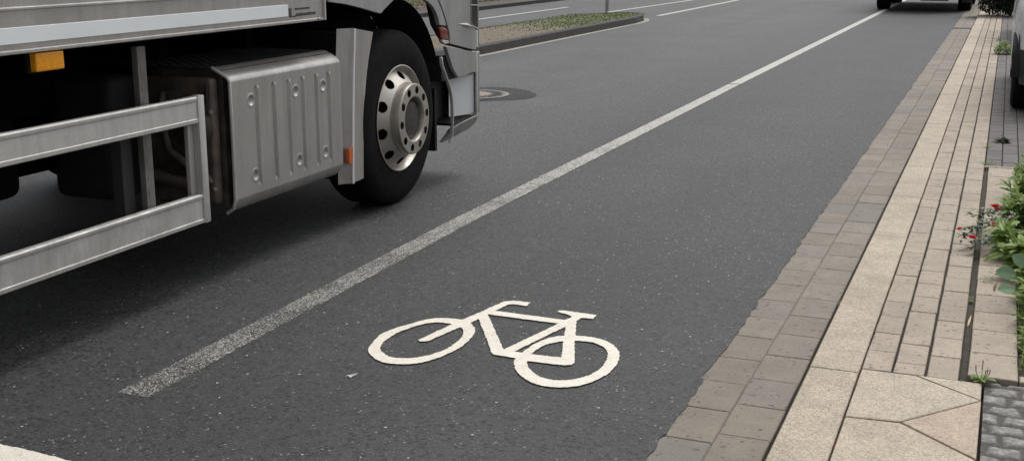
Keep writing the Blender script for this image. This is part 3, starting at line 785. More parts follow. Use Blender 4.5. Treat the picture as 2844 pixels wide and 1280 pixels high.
# amber side lamp under the body
sl2 = empty('side_lamp', (0, 0, 0)); sl2.parent = TR
bm = NB(); box(bm, .004, .034, -2.965, -2.822, 1.068, 1.134, .006, 3); obj('lens', bm, M['amber'], sl2, True)
bm = NB(); box(bm, -.01, .003, -2.972, -2.815, 1.062, 1.137); obj('lamp_base', bm, M['plastic'], sl2)
# fairing behind the front wheel
bm = NB()
zs2 = [(.238, -.690, -.628, -.463), (.30, -.688, -.626, -.460), (.457, -.676, -.616, -.450), (.60, -.672, -.606, -.432), (.73, -.676, -.596, -.412), (.82, -.680, -.588, -.389), (.90, -.676, -.580, -.362), (.96, -.665, -.571, -.335), (1.036, -.652, -.560, -.302)]
def FP(i, j):
    z, a, m, b = zs2[i]; top = 1 if i == len(zs2)-1 else 0
    U = [a, a+(m-a)*.45, m-.012, m-.004, m+.006, m+.02, m+(b-m)*.5, b-.01, b, b]
    X = [-.045, -.028, -.006, .012, .012, .000, .002, -.004, -.016, -.05]
    dz = top*(.038 if j <= 3 else .038*(1-(U[j]-m)/(b-m)))
    return (X[j], U[j], z+dz)
grid(bm, FP, len(zs2), 10)
fr = obj('wheel_fairing', bm, M['silver'], TR, True, 22)
bm = NB(); box(bm, -.30, -.052, -.62, -.50, .25, 1.05); obj('fairing_back', bm, M['plastic'], TR)
bm = NB(); tube(bm, [(.0135, q[2], q[0]+(.036 if i == len(zs2)-1 else 0)) for i, q in enumerate([(z, 0, m) for z, a, m, b in zs2])], .0068, 8); obj('fairing_highlight', bm, M['ridge_glint'], fr, True)  # thin white tube added as the painted highlight along the fairing edge
bm = NB(); box(bm, -.008, .016, -.668, -.612, .352, .436, .003); obj('reflector', bm, M['orange'], TR)
# cab
cab = empty('cab', (0, 0, 0)); cab.parent = TR
X1, X0 = .030, .004
arch = [(-.261, 1.145), (-.213, 1.166), (-.147, 1.192), (-.108, 1.207), (-.03, 1.232), (.08, 1.243), (.20, 1.228), (.294, 1.195), (.357, 1.175), (.421, 1.146), (.464, 1.112), (.496, 1.074), (.517, 1.028)]
bm = NB()
plate(bm, [(-.86, 1.45), (-.86, 1.226), (-.672, 1.206), (-.507, 1.179), (-.289, 1.139), (-.270, 1.139)] + arch + [(.573, 1.022), (.623, 1.016), (.588, 1.069), (.544, 1.126), (.490, 1.183), (.40, 1.235), (.28, 1.30), (.10, 1.34), (.10, 1.45)], X0, X1, .0012, 1)
obj('wheel_arch_panel', bm, M['cab_silver'], cab)
bm = NB(); plate(bm, [(-.86, 1.46), (.09, 1.46), (.09, 3.2), (-.86, 3.2)], X0-.01, X1-.002, .006); box(bm, -2.48, X0-.011, -.86, 1.15, 1.30, 3.3, .05, 4); obj('cab_shell', bm, M['cab_silver'], cab, True)
bm = NB()   # door with the facet at its lower front
plate(bm, [(.110, 1.46), (.110, 1.352), (.29, 1.312), (.41, 1.247), (.500, 1.195), (.554, 1.138), (.600, 1.081), (.648, 1.005), (.672, .955), (.672, .904), (.866, .869), (1.054, .836), (1.108, .832), (1.110, .962), (1.05, .985), (1.010, 1.02), (1.008, 1.45), (1.008, 2.1), (.110, 2.1)], X0, X1, .0012, 1)
dr_ = obj('door', bm, M['cab_silver'], cab)
bm = NB(); V_ = [bm.verts.new(p) for p in ((X1+.0005, .80, 1.020), (X1+.0005, .95, 1.016), (X1+.012, .958, 1.001), (X1+.0005, 1.10, .972), (X1+.004, .955, .985))]
bm.faces.new((V_[0], V_[1], V_[2])); bm.faces.new((V_[0], V_[2], V_[4])); bm.faces.new((V_[1], V_[3], V_[2])); bm.faces.new((V_[2], V_[3], V_[4])); obj('door_crease', bm, M['alu_bright'], dr_)
bm = NB(); plate(bm, [(.15, 2.12), (1.0, 2.12), (.92, 2.9), (.15, 2.9)], X0, X1-.006, .004); obj('side_window', bm, M['glass'], cab)
bm = NB(); plate(bm, [(-.5, 1.455), (-.5, 1.20), (-.2, 1.26), (.2, 1.28), (.42, 1.20), (.5, 1.03), (.66, .90), (1.12, .82), (1.15, .82), (1.15, 1.45)], X0-.03, X0-.002); obj('door_seal', bm, M['plastic'], cab)
# corner deflector
bm = NB(); plate(bm, [(1.020, 2.2), (1.020, 1.025), (1.034, 1.005), (1.060, .990), (1.148, .966), (1.148, 2.2)], X0, X1-.008, .002); df = obj('corner_deflector', bm, simple('dark_gloss_panel', (.05, .05, .055), .15, .2, .05, 4, 0, 60, .4), cab)
bm = NB(); tube(bm, [(X1-.001, 1.018, 2.2), (X1-.001, 1.018, 1.03), (X1-.001, 1.026, 1.010), (X1-.001, 1.050, .992), (X1-.001, 1.10, .977), (X1-.001, 1.15, .965)], .0045, 6); tube(bm, [(X1-.004, 1.02, 1.128), (X1-.004, 1.148, 1.120)], .0035, 6); obj('trim_and_highlight', bm, M['alu_bright'], df, True)  # first tube is the panel rim, second draws a horizontal highlight as geometry
bm = NB(); box(bm, -.10, X1-.004, 1.150, 1.170, .835, 2.2, .006); obj('front_corner', bm, M['cab_silver'], cab, True)
bm = NB(); box(bm, X1-.02, X1+.0025, 1.113, 1.128, .845, .958, .003); obj('corner_highlight', bm, M['white'], cab)  # narrow white strip painting the highlight on the front corner
bm = NB(); plate(bm, [(.515, 1.016), (.573, 1.014), (.648, .992), (.664, .944), (.661, .925), (.572, .935), (.548, .945), (.529, .986)], X0, X1-.003, .003); obj('side_marker', bm, M['marker'], cab, True)
bm = NB(); plate(bm, [(.551, .935), (.655, .922), (.661, .905), (.60, .905), (.568, .915)], X0, X1, .003); obj('marker_bezel', bm, M['alu'], cab)
# lower bumper fairing and step
bm = NB()
P_ = [(.616, .888), (.80, .862), (1.04, .822), (1.106, .817), (1.106, .790), (1.103, .676), (1.06, .688), (.90, .674), (.80, .677), (.729, .732), (.66, .823)]
plate(bm, P_, X0, X1, .0012, 1); obj('lower_fairing', bm, M['cab_silver'], cab)
bm = NB(); box(bm, -2.46, -.13, .55, 1.17, .36, .83); box(bm, -.14, .0, .60, 1.10, .668, .83); obj('bumper_core', bm, M['plastic'], cab)
bm = NB()   # concave bright step recess
grid(bm, lambda i, j: (-.085+.091*(j/8)**1.2, .905+j*.0265, .400+i*.055), 6, 9); obj('step_recess', bm, simple('pale_silver_recess', (.88, .90, .92), .4, 0, .05, 6), cab, True)
bm = NB(); tube(bm, [(-.084, .905, .402), (-.05, .99, .402), (.006, 1.117, .402)], .006, 6); obj('recess_lip', bm, M['alu_bright'], cab, True)
bm = NB(); box(bm, -.20, .018, .70, 1.10, .372, .392)
for k in range(9): box(bm, -.13, .012, .73+k*.04, .745+k*.04, .392, .396)
obj('step_tread', bm, M['plastic'], cab)
bm = NB(); plate(bm, [(.656, .268), (.70, .322), (.703, .349), (.80, .370), (1.085, .389), (1.125, .40), (1.125, .36), (1.10, .325), (1.04, .304)], .006, .033, .0012, 1)
for v in bm.verts: v.co.x -= max(0, .372-v.co.z)*.55;
obj('step_skirt', bm, M['cab_silver'], cab)
bm = NB()
fl = [(.537, .826), (.545, .79), (.549, .774), (.585, .73), (.613, .691), (.650, .645), (.679, .596), (.697, .55), (.704, .503), (.706, .42), (.697, .323), (.680, .295), (.656, .268)]
o2 = [(p[0]+.012, p[1]+.003) for p in fl]
plate(bm, fl+o2[::-1], .012, .034, .003, 1); obj('step_flange', bm, M['alu'], cab, True)
bm = NB(); box(bm, -2.44, .024, 1.1295, 1.185, .405, .815, .010, 3); obj('bumper', bm, M['cab_silver'], cab, True)
bm = NB(); box(bm, -2.3, -.2, 1.187, 1.2, 1.4, 2.9); 
bm.free()
bm = NB(); box(bm, -2.3, -.18, 1.151, 1.165, 2.1, 3.0, .01); obj('windscreen', bm, M['glass'], cab)
bm = NB(); box(bm, X1-.012, X1+.001, 1.108, 1.1295, .395, .820, .003); obj('step_edge', bm, M['alu'], cab, True)

# ------------------------------------------------------------------ cars
def car(name, loc, label, cat, paint, L, W, ztop, zlow, wheels, wr, tw, black_rear=0, parent_rot=0, plate_=True, group=None):
    """rear bumper at y=0, nose at y=L; x = left edge at 0, right edge at W"""
    root = empty(name, loc, parent_rot, label=label, cat=cat, group=group)
    hw = W/2
    def zt(y):
        for (a, za), (b, zb) in zip(ztop, ztop[1:]):
            if a <= y <= b: t = (y-a)/(b-a); t = t*t*(3-2*t); return za+(zb-za)*t
        return ztop[-1][1]
    def half(y): # plan outline
        e = min(y, L-y); r = .75
        return hw*(1-.26*(1-min(1, e/r))**2.0)
    def lowz(y):
        z = zlow
        for wy in wheels:
            d = abs(y-wy); rr = wr*1.17
            if d < rr: z = max(z, wr+math.sqrt(rr*rr-d*d)*.98)
        return z
    belt = .62
    def S(y, t, s=1, off=0):
        h = half(y); lo = lowz(y); top = zt(y); zb = min(top-.02, max(lo+.03, .95 if top > 1.2 else top-.08))
        K = [(0, .975*h, lo), (.12, .99*h, lo+(zb-lo)*.15), (.3, h, lo+(zb-lo)*.45), (.5, .985*h, zb), (.75, .86*h if top > 1.2 else .93*h, zb+(top-zb)*.82), (.85, .72*h if top > 1.2 else .85*h, zb+(top-zb)*.955), (1, 0, top)]
        for a, b in zip(K, K[1:]):
            if a[0] <= t <= b[0]+1e-9:
                q = (t-a[0])/(b[0]-a[0]); x = a[1]+(b[1]-a[1])*q; z = a[2]+(b[2]-a[2])*q; break
        return Vector((hw + s*(x+off), y, z))
    ys = sorted(set([L*i/90 for i in range(91)] + [w+d for w in wheels for d in (-wr*1.17, wr*1.17)]))
    ts = [0, .06, .12, .2, .3, .4, .5, .58, .66, .75, .8, .85, .92, 1]
    bm = NB()
    for s in (1, -1): grid(bm, lambda i, j: S(ys[i], ts[j], s), len(ys), len(ts))
    for yy in (0, L):
        for a, b in zip(ts, ts[1:]):
            q = [bm.verts.new(S(yy, a, 1)), bm.verts.new(S(yy, b, 1)), bm.verts.new(S(yy, b, -1)), bm.verts.new(S(yy, a, -1))]
            try: bm.faces.new(q)
            except ValueError: pass
    bmesh.ops.remove_doubles(bm, verts=bm.verts, dist=1e-4)
    body = obj('body', bm, paint, root, True, 35)
    bm = NB(); box(bm, .16, W-.16, .15, L-.15, zlow+.02, .55); 
    for wy in wheels: box(bm, tw+.06, W-tw-.06, wy-wr*1.15, wy+wr*1.15, zlow+.03, .8)
    obj('underbody', bm, M['chassis'], root)
    def patch(nm, y0, y1, t0, t1, s, mat, off=.004, ny=14, nt=5, edge=None):
        bm = NB(); grid(bm, lambda i, j: S(y0+(y1-y0)*i/(ny-1), t0+(t1-t0)*j/(nt-1), s, off), ny, nt); return obj(nm, bm, mat, root, True)
    cabin = [y for y in ys if zt(y) > ztop_max*.93]
    for s in (1, -1): patch('side_window', cabin[0]+.1, cabin[-1]-.05, .54, .72, s, M['glass'])
    for s in (1, -1):
        for wy in wheels:
            w = empty('wheel', (hw+s*(hw-.03), wy, wr)); w.parent = root
            if s < 0: w.rotation_euler = (0, 0, PI)
            bm = NB(); lathe_x(bm, [(wr*.62, -.012), (wr*.68, 0), (wr*.85, .004), (wr*.94, -.006), (wr*.99, -.022), (wr, -.04), (wr, -.075), (wr-.008, -.077), (wr-.008, -.085), (wr, -.087), (wr, -tw*.55), (wr-.008, -tw*.56), (wr-.008, -tw*.61), (wr, -tw*.62), (wr, -tw+.035), (wr*.95, -tw), (wr*.6, -tw)], 56); obj('tyre', bm, M['rubber'], w, True, 30)
            bm = NB(); lathe_x(bm, [(wr*.62, -.012), (wr*.6, -.04), (wr*.3, -.02), (.0001, -.01)], 40); obj('rim', bm, M['alu'], w, True)
            bm = NB(); rr = wr*1.17
            grid(bm, lambda i, j: (hw+s*(hw*.99-.34*j), wy+rr*math.cos(PI*i/24), wr+rr*.98*math.sin(PI*i/24)), 25, 2); obj('wheel_arch', bm, M['plastic'], root)
    return root, S, patch, hw
ztop_max = 1.5
r_, S_, pt, hw_ = car('parked_car', (.088, 11.45, .03), 'white parked car at the right edge beyond the flower bed', 'car', M['white_car'], 4.2, 1.78, [(0, 1.0), (.25, 1.35), (.7, 1.5), (2.2, 1.5), (3.0, 1.08), (4.2, .78)], .26, [.72, 3.3], .325, .21)
pt('rear_bumper', .002, .40, .0, .30, -1, M['plastic'], .006); pt('rear_bumper', .002, .40, .0, .30, 1, M['plastic'], .006)
for s in (1, -1): pt('tail_light', .004, .22, .42, .66, s, M['red_lens'], .008)
bm = NB(); box(bm, hw_-.55, hw_+.55, -.012, .002, .35, .70); obj('rear_panel', bm, M['plastic'], r_)
bm = NB(); box(bm, hw_-.26, hw_+.26, -.020, -.0125, .74, .85); obj('number_plate', bm, M['plate'], r_)
r2, S2, pt2, hw2 = car('parked_car', (.135, 20.0, .03), 'black parked car farther along the bays behind the weeds', 'car', M['black_car'], 4.2, 1.78, [(0, 1.0), (.25, 1.35), (.7, 1.5), (2.2, 1.5), (3.0, 1.08), (4.2, .78)], .24, [.72, 3.3], .325, .21)
for s in (1, -1): pt2('tail_light', .004, .22, .42, .66, s, M['red_lens'], .008)
ztop_max = 2.4
r3, S3, pt3, hw3 = car('van', (-2.97, 30.35, .004), 'dark van with wide rear tyres standing across the lane line far ahead', 'van', M['grey_van'], 5.4, 2.24, [(0, 2.4), (.4, 2.42), (3.9, 2.42), (4.7, 1.5), (5.4, 1.0)], .36, [.95, 4.5], .37, .30)
bm = NB(); box(bm, 1.09, 1.72, -.10, .02, .25, .34, .01)
for k in range(19): box(bm, 1.11+k*.0315, 1.12+k*.0315, -.103, -.10, .26, .33)
obj('rear_step', bm, M['steel'], r3)
for x in (.42, .56):
    bm = NB(); tube(bm, [(x, .0, .27), (x, .5, .30)], .035, 12); obj('tow_fitting', bm, M['chassis'], r3)
bm = NB(); box(bm, W3-.14 if False else 2.02, 2.20, .02, .10, .22, .36, .01); obj('corner_flap', bm, M['plastic'], r3)
bm = NB(); box(bm, hw3-.26, hw3+.26, -.012, -.004, .62, .73); obj('number_plate', bm, M['plate'], r3)
for s in (1, -1): pt3('tail_light', .004, .1, .3, .5, s, M['red_lens'], .008)

# ------------------------------------------------------------------ plants
def leaf(bm, p, d, up, L, W, droop=.25, seg=4, shape='oval', curl=.25):
    p = Vector(p); d = Vector(d).normalized(); up = Vector(up); s = d.cross(up)
    if s.length < 1e-3: s = d.cross(Vector((1, 0, 0)))
    s.normalize(); n = s.cross(d).normalized(); rows = []
    for i in range(seg+1):
        t = i/seg
        if shape == 'oval': w = math.sin(PI*min(.999, t*.94+.04))**.75
        elif shape == 'long': w = math.sin(PI*(t*.93+.05))**1.0*(1.25-.6*t)
        elif shape == 'jag': w = (math.sin(PI*(t*.9+.06)))*(1.25 if i % 2 else .62)
        c = p+d*L*t - n*droop*L*t*t
        hw = W*.5*max(.02, w)
        rows.append((bm.verts.new(c+s*hw+n*curl*hw), bm.verts.new(c), bm.verts.new(c-s*hw+n*curl*hw)))
    for a, b in zip(rows, rows[1:]):
        bm.faces.new((a[0], a[1], b[1], b[0])); bm.faces.new((a[1], a[2], b[2], b[1]))

def rnd_dir(zlo=-.2, zhi=.8):
    a = R.uniform(0, 2*PI); z = R.uniform(zlo, zhi); q = math.sqrt(max(0, 1-z*z)); return Vector((q*math.cos(a), q*math.sin(a), z))

def weed(x, y, h, n, lean, label, nm='leafy_weed', Ls=(.04, .08), Wr=.25, shape='jag', mat='leaf_weed', group='tall weeds in the bed'):
    root = empty(nm, (x, y, .015), label=label, cat='plant', group=group)
    bs, bl = NB(), NB()
    for k in range(n):
        az = R.uniform(0, 2*PI); sp = R.uniform(.0, .35)*h
        tip = Vector((math.cos(az)*sp+lean[0]*h, math.sin(az)*sp+lean[1]*h, h*R.uniform(.6, 1.05)))
        pts = [Vector((R.uniform(-.02, .02), R.uniform(-.03, .03), 0)).lerp(tip, t)+Vector((0, 0, h*.12*math.sin(PI*t))) for t in [i/6 for i in range(7)]]
        tube(bs, pts, [.0035*(1-.65*i/6) for i in range(7)], 5, False)
        m = int(16+h*40)
        for i in range(m):
            t = .12+.88*(i+R.random()*.5)/m; f = t*6; a = int(min(5, f)); p = pts[a].lerp(pts[a+1], f-a)
            d = rnd_dir(-.1, .55+.4*t); l = R.uniform(*Ls)*(1.25-.5*t)
            leaf(bl, p, d, (R.uniform(-.2, .2), R.uniform(-.7, 0), 1), l, l*Wr*R.uniform(.8, 1.3), R.uniform(.1, .5), 6, shape)
    obj('stem', bs, M['stem'], root, True); obj('foliage', bl, M[mat], root)
    return root
weed(.27, 8.35, .24, 7, (-.15, 0), 'pale leafy weed at the far end of the bed beside the edging')
weed(.28, 7.75, .27, 10, (-.25, 0), 'dense leafy weed just behind the red flowers', Ls=(.05, .09))
weed(.23, 7.1, .26, 11, (-.28, 0), 'tall bright weed between the two upper red flowers', Ls=(.05, .10))
weed(.22, 6.55, .24, 11, (-.36, -.05), 'spreading weed leaning over the edging under the red flowers', Ls=(.06, .11))
weed(.19, 6.1, .17, 7, (-.55, -.05), 'thistle-like green weed reaching left across the edging blocks', Ls=(.07, .12), Wr=.3)
weed(.22, 5.75, .19, 8, (-.45, -.05), 'jagged leaf weed sprawling above the grey shaded edging', Ls=(.07, .12), Wr=.3)
weed(.21, 5.02, .20, 6, (-.05, 0), 'narrow leaf weed below the two broad leaves', Ls=(.04, .08), Wr=.28, shape='long')
weed(.215, 4.72, .13, 5, (0, 0), 'small bright weed at the near end of the bed edging', Ls=(.04, .07), Wr=.3, shape='long')
weed(.22, 5.35, .2, 5, (0, 0), 'leafy weed right behind the broad leaves', Ls=(.05, .09), Wr=.35, shape='long')
# broad-leaf plant
bp = empty('broad_leaf_plant', (.20, 5.28, .015), label='plant with two big rounded blue green leaves over the edging', cat='plant')
bs, bl = NB(), NB()
for (dx, dy, dz, L, W_) in ((-.11, -.02, .15, .085, .062), (-.115, -.10, .10, .085, .05), (-.03, .0, .19, .08, .06), (.05, -.03, .17, .08, .06), (0, .06, .14, .075, .055)):
    tip = Vector((dx*.55, dy*.6, dz)); tube(bs, [Vector((0, 0, 0)), tip*.5+Vector((0, 0, .02)), tip], [.003, .0025, .002], 5, False)
    leaf(bl, tip, (dx, dy, .02), (-.1, -.75, .6), L*.95, W_*1.0, .12, 9, 'oval', .12)
obj('stem', bs, M['stem'], bp, True); obj('foliage', bl, M['leaf_broad'], bp)
# rose bush
rb = empty('rose_bush', (.27, 6.75, .015), label='low rose bush with small dark leaves and red flowers leaning over the pavement', cat='bush')
O = Vector((.27, 6.75, .015)); bs, bl = NB(), NB()
tips = [(-.117, 6.2, .10), (-.10, 6.22, .13), (-.09, 6.6, .125), (-.03, 6.35, .13), (.05, 6.6, .175), (.05, 6.3, .15), (.17, 7.5, .13), (.19, 7.45, .11), (0, 6.1, .09), (.0, 6.75, .12), (.08, 6.9, .17), (.12, 6.4, .17), (-.06, 6.12, .08)]
for t_ in tips:
    T_ = Vector(t_)-O; pts = [T_*t + Vector((0, 0, .07*math.sin(PI*t)*(1-.3*t))) + Vector((R.uniform(-.008, .008),)*3) for t in [i/7 for i in range(8)]]
    tube(bs, pts, [.004-.0004*i for i in range(8)], 5, False)
    for i in range(70):
        t = 1-abs(R.gauss(0, .30)); t = max(.1, min(1, t)); f = t*7; a = int(min(6, f)); p = pts[a].lerp(pts[a+1], f-a)+rnd_dir(-1, 1)*R.uniform(0, .028)
        leaf(bl, p, rnd_dir(-.5, .6), (0, 0, 1), R.uniform(.016, .032), R.uniform(.010, .019), .15, 3, 'oval', .2)
obj('stem', bs, M['twig'], rb, True); obj('foliage', bl, M['leaf_rose'], rb)
def rose(p, r):
    bm = NB(); r *= 1.3; p = Vector(p)-O+Vector((-.01, -.05, .012))
    for lay, (k, rr, tilt) in enumerate(((5, 1, .25), (5, .8, .6), (4, .55, 1.0), (3, .35, 1.5))):
        for i in range(k):
            a = 2*PI*i/k+lay*.6; d = Vector((math.cos(a), math.sin(a), tilt)).normalized()
            leaf(bm, p+Vector((math.cos(a), math.sin(a), 0))*r*.1, d, (0, 0, 1), r*rr, r*rr*1.1, -.25, 4, 'oval', .35)
    return obj('flower', bm, M['petal'], rb, True)
for p, r in (((.05, 6.58, .178), .021), ((.062, 6.56, .170), .014), ((.168, 7.48, .132), .022), ((.187, 7.46, .112), .020), ((-.045, 6.19, .095), .018), ((-.035, 6.2, .092), .012), ((-.102, 6.19, .137), .011), ((-.11, 6.2, .130), .009), ((.05, 6.28, .152), .013), ((.052, 6.28, .138), .013), ((.13, 6.5, .150), .013), ((.16, 6.9, .165), .013), ((.135, 6.52, .140), .011)): rose(p, r)
# plantain
pn = empty('plantain', (.035, 4.262, .03), label='small plantain weed with upright seed spikes at the slab corner', cat='plant')
bs, bl = NB(), NB()
for i in range(13):
    a = 2*PI*i/13+R.uniform(-.2, .2); d = Vector((math.cos(a), math.sin(a), R.uniform(.25, .8))); l = R.uniform(.035, .055)
    leaf(bl, (0, 0, .002), d, (0, 0, 1), l, l*.38, .35, 6, 'oval', .15)
for (dx, dy, h_) in ((-.022, .005, .052), (.018, -.004, .045), (.026, .006, .042), (0, .02, .068), (.012, .0, .04)):
    tube(bs, [(dx*.4, dy*.4, .004), (dx*.9, dy, h_*.55), (dx, dy, h_)], [.001, .0014, .0022], 6)
obj('stem', bs, M['stem'], pn, True); obj('foliage', bl, M['leaf_weed'], pn)
# small weeds in the joints
def clump(nm, x, y, z, r, h, n, label, mat='leaf_weed', ls=(.02, .04), cat='plant'):
    o = empty(nm, (x, y, z), label=label, cat=cat); bl = NB()
    for i in range(n):
        a = R.uniform(0, 2*PI); q = r*math.sqrt(R.random()); p = Vector((q*math.cos(a), q*math.sin(a)*1.0, R.uniform(0, h)*(1-.6*q/r)))
        leaf(bl, p, rnd_dir(.0, .9), (0, 0, 1), R.uniform(*ls), R.uniform(*ls)*.4, .3, 4, 'oval')
    obj('foliage', bl, M[mat], o); return o
clump('joint_weed', -.04, 8.84, .02, .035, .03, 60, 'tiny dark weed where the dark pavers meet the edging end', ls=(.012, .022))
clump('joint_weed', .005, 8.86, .02, .03, .025, 40, 'tiny weed just right of the one at the edging end', ls=(.012, .022))
clump('joint_weed', -.035, 9.6, .02, .03, .03, 50, 'small yellowish weed in the joint beside the dark pavers', ls=(.012, .022))
clump('joint_weed', .07, 9.9, .025, .045, .05, 90, 'small spiky weed on the dark pavers left of the white car', 'moss', ls=(.02, .05))
clump('weed_clump', .03, 18.3, .03, .13, .22, 420, 'green weed clump at the pavement edge beside the white car', ls=(.03, .06))
clump('joint_weed', -.06, 20.8, .03, .04, .10, 60, 'small dark weed farther along the pavement edge', 'leaf_rose', ls=(.02, .04))
clump('joint_weed', -.03, 5.32, .0, .012, .05, 18, 'tiny green sprout in the wide joint beside the straw', ls=(.010, .018))
clump('joint_weed', .03, 5.62, .03, .02, .05, 14, 'tiny pale sprout on the edging under the broad leaves', ls=(.010, .018))
# ground cover in the bed
bm = NB()
for _ in range(1500):
    x = R.uniform(.165, .75); y = R.uniform(4.4, 8.65); l = R.uniform(.02, .05)
    leaf(bm, (x, y, .02+R.uniform(0, .06)), rnd_dir(.0, .9), (0, 0, 1), l, l*.35, .4, 3, 'long')
for _ in range(700): blade(bm, (R.uniform(.158, .30), R.uniform(4.4, 8.65), .01), R.uniform(.03, .10), R.uniform(0, .06), R.uniform(0, 6.3), .002)
tag(obj('ground_cover', bm, M['leaf_weed']), 'low green undergrowth covering the soil of the flower bed', 'undergrowth', kind='stuff')
# moss and crumbs in the joints
bm = NB()
for _ in range(2600):
    j, w, y0, y1 = R.choice(((-.0255, .010, 4.3, 8.7), (-.3675, .003, 2.5, 12), (-.2615, .004, 4.3, 14), (-.149, .004, 4.3, 14), (-.037, .004, 8.8, 14), (-.2615, .004, 4.3, 9)))
    x = j+R.uniform(-w, w); y = R.uniform(y0, y1); l = R.uniform(.003, .008)
    leaf(bm, (x, y, (.0 if j == -.0255 else .015)+R.uniform(0, .006)), rnd_dir(.1, 1), (0, 0, 1), l, l*.6, .2, 2, 'oval')
tag(obj('joint_moss', bm, M['moss']), 'dark moss growing in the joints of the paving', 'moss', kind='stuff')
bm = NB()
def crumb(bm, x, y, z, r):
    v = [bm.verts.new((x+r*math.cos(a)*R.uniform(.6, 1.2), y+r*math.sin(a)*R.uniform(.6, 1.2), z)) for a in [2*PI*i/5 for i in range(5)]]
    t = bm.verts.new((x, y, z+r*R.uniform(.4, .9)))
    for i in range(5): bm.faces.new((v[i], v[(i+1) % 5], t))
for _ in range(420):
    k = R.random()
    if k < .45: crumb(bm, -.0255+R.uniform(-.009, .009), R.uniform(4.3, 8.7), -.006, R.uniform(.0015, .005))
    elif k < .75: crumb(bm, -.546-abs(R.gauss(0, .006)), R.uniform(2.5, 14), -.001, R.uniform(.0015, .004))
    else: crumb(bm, R.uniform(-.85, .0), R.uniform(2.8, 12), .0305 if 0 else -.0, R.uniform(.001, .002))
tag(obj('grit', bm, M['debris']), 'fine grit lying along the kerb and in the wide joint', 'grit', kind='stuff')
# litter
bm = NB()
sh = [(-.024, -.016), (-.010, -.014), (-.002, -.016), (.004, -.012), (.004, -.002), (.012, .012), (.022, .034), (.018, .036), (.008, .020), (-.002, .012), (-.008, .000), (-.014, -.010)]
v = [bm.verts.new((p[0]*.7, p[1]*.7, .006+.004*math.sin(i*1.3))) for i, p in enumerate(sh)]; bm.faces.new(v)
g = bmesh.ops.extrude_face_region(bm, geom=bm.faces[:]); bmesh.ops.translate(bm, verts=[q for q in g['geom'] if isinstance(q, bmesh.types.BMVert)], vec=(0, 0, .0015))
o = obj('paper_scrap', bm, M['paper']); o.location = (-2.053, 3.525, .003); tag(o, 'tiny torn white scrap on the asphalt left of the bicycle symbol', 'litter')
bm = NB(); leaf(bm, (-.029, 4.96, .012), (.01, .19, .0), (0, 0, 1), .17, .009, .0, 5, 'long', .3); tag(obj('straw_blade', bm, M['straw']), 'pale dry straw blade lying in the wide joint', 'straw')
bm = NB(); leaf(bm, (.062, 5.44, .036), (.03, .05, .25), (0, 0, 1), .045, .016, .3, 5, 'oval', .5); tag(obj('dry_leaf', bm, M['straw']), 'curled dry leaf on the edging below the broad leaves', 'leaf')
bm = NB(); leaf(bm, (-.545, 5.05, .006), (.012, .05, .3), (0, 0, 1), .03, .012, .2, 4, 'oval', .4); tag(obj('dry_leaf', bm, M['straw']), 'tiny pale dry leaf caught against the kerb stone', 'leaf')
bm = NB(); crumb(bm, -.372, 3.52, .018, .006); crumb(bm, -.370, 3.526, .02, .004); tag(obj('red_petal', bm, M['petal']), 'tiny fallen red petal in the joint beside the kerb', 'petal')
# far shrub
bush = empty('shrub', (.12, 28.6, .03), label='dark dense shrub overhanging the far end of the pavement', cat='shrub')
bs, bl = NB(), NB()
for i in range(26):
    d = rnd_dir(-.05, 1); L = R.uniform(.25, .5); tube(bs, [Vector((0, 0, .0)), d*L*.5+Vector((-.12, 0, .35)), d*L+Vector((-.22, 0, .62))], [.02, .011, .004], 6, False)
for i in range(9000):
    d = rnd_dir(-1, 1); q = R.random()**.33
    k = 1+.28*noise.noise(d*2.4)
    p = Vector((d.x*.60*k-.24, d.y*.7*k, .70+d.z*.66*k))
    p = Vector((-.24, 0, .70))+(p-Vector((-.24, 0, .70)))*q
    if p.z < .04: continue
    leaf(bl, p, (d+rnd_dir(-1, 1)*.8), (0, 0, 1), R.uniform(.05, .09), R.uniform(.02, .035), .2, 2, 'oval')
obj('branches', bs, M['twig'], bush, True); obj('foliage', bl, M['leaf_bush'], bush)

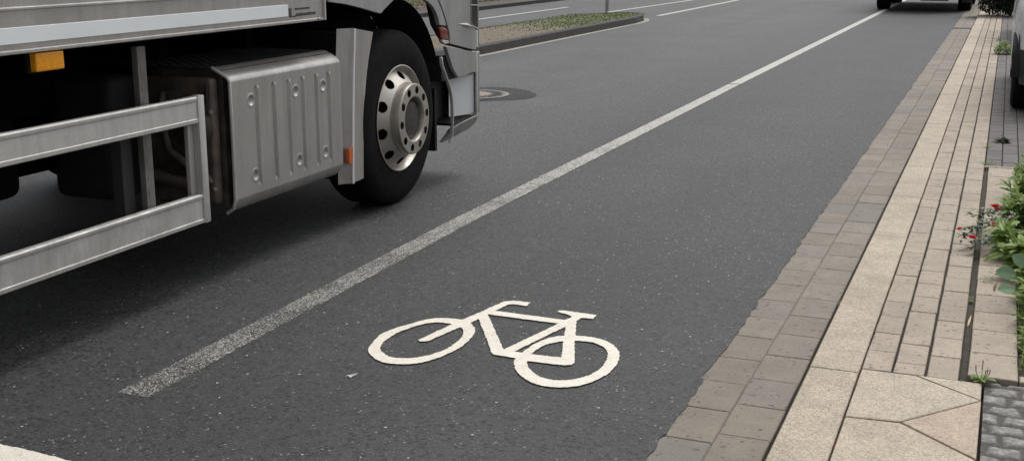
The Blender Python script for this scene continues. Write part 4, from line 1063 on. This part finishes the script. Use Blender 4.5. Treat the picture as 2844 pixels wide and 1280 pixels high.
# ------------------------------------------------------------------ light and camera
SUN_EL, SUN_AZ = math.radians(60), math.radians(10)   # azimuth clockwise from +Y
w = bpy.data.worlds.new('World'); sc.world = w; w.use_nodes = True
nt = w.node_tree; bg = nt.nodes['Background']
sky = nt.nodes.new('ShaderNodeTexSky'); sky.sky_type = 'NISHITA'; sky.sun_disc = False; sky.sun_elevation = SUN_EL; sky.sun_rotation = SUN_AZ
sky.air_density = 1.0; sky.dust_density = 5.0; sky.ozone_density = 1.0
hs = nt.nodes.new('ShaderNodeHueSaturation'); hs.inputs['Saturation'].default_value = .12
nt.links.new(sky.outputs[0], hs.inputs['Color']); nt.links.new(hs.outputs[0], bg.inputs[0]); bg.inputs[1].default_value = .13
sd = bpy.data.lights.new('sun', 'SUN'); sd.energy = 1.0; sd.angle = math.radians(25); sd.color = (1, .97, .92)
so = bpy.data.objects.new('sun', sd); COL.objects.link(so)
dv = Vector((math.sin(SUN_AZ)*math.cos(SUN_EL), math.cos(SUN_AZ)*math.cos(SUN_EL), math.sin(SUN_EL)))
so.rotation_euler = dv.to_track_quat('Z', 'Y').to_euler(); so.location = (0, 0, 20)

cd = bpy.data.cameras.new('camera'); cam = bpy.data.objects.new('camera', cd); COL.objects.link(cam); sc.camera = cam
F, PW, PH = 3320., 2844., 1280.
cd.sensor_fit = 'HORIZONTAL'; cd.sensor_width = 36; cd.lens = F/PW*36; cd.clip_end = 2000; cd.clip_start = .05
d = Vector((2808-PW/2, PH/2+147, F)).normalized()       # +Y in (right, up, forward)
p = math.atan2(PH/2+147, F); z = Vector((0, math.cos(p), -math.sin(p))); z = (z-d*z.dot(d)).normalized()
x = d.cross(z); x = x if x.x > 0 else -x
right = Vector((x.x, d.x, z.x)); up = Vector((x.y, d.y, z.y)); fwd = Vector((x.z, d.z, z.z))
m = Matrix.Identity(4)
for i in range(3): m[i][0] = right[i]; m[i][1] = up[i]; m[i][2] = -fwd[i]; 
m[0][3], m[1][3], m[2][3] = 0, 0, 1.5
cam.matrix_world = m
sc.view_settings.view_transform = 'Standard'; sc.view_settings.look = 'None'; sc.view_settings.gamma = 1; sc.view_settings.exposure = 0.34
sc.render.film_transparent = False
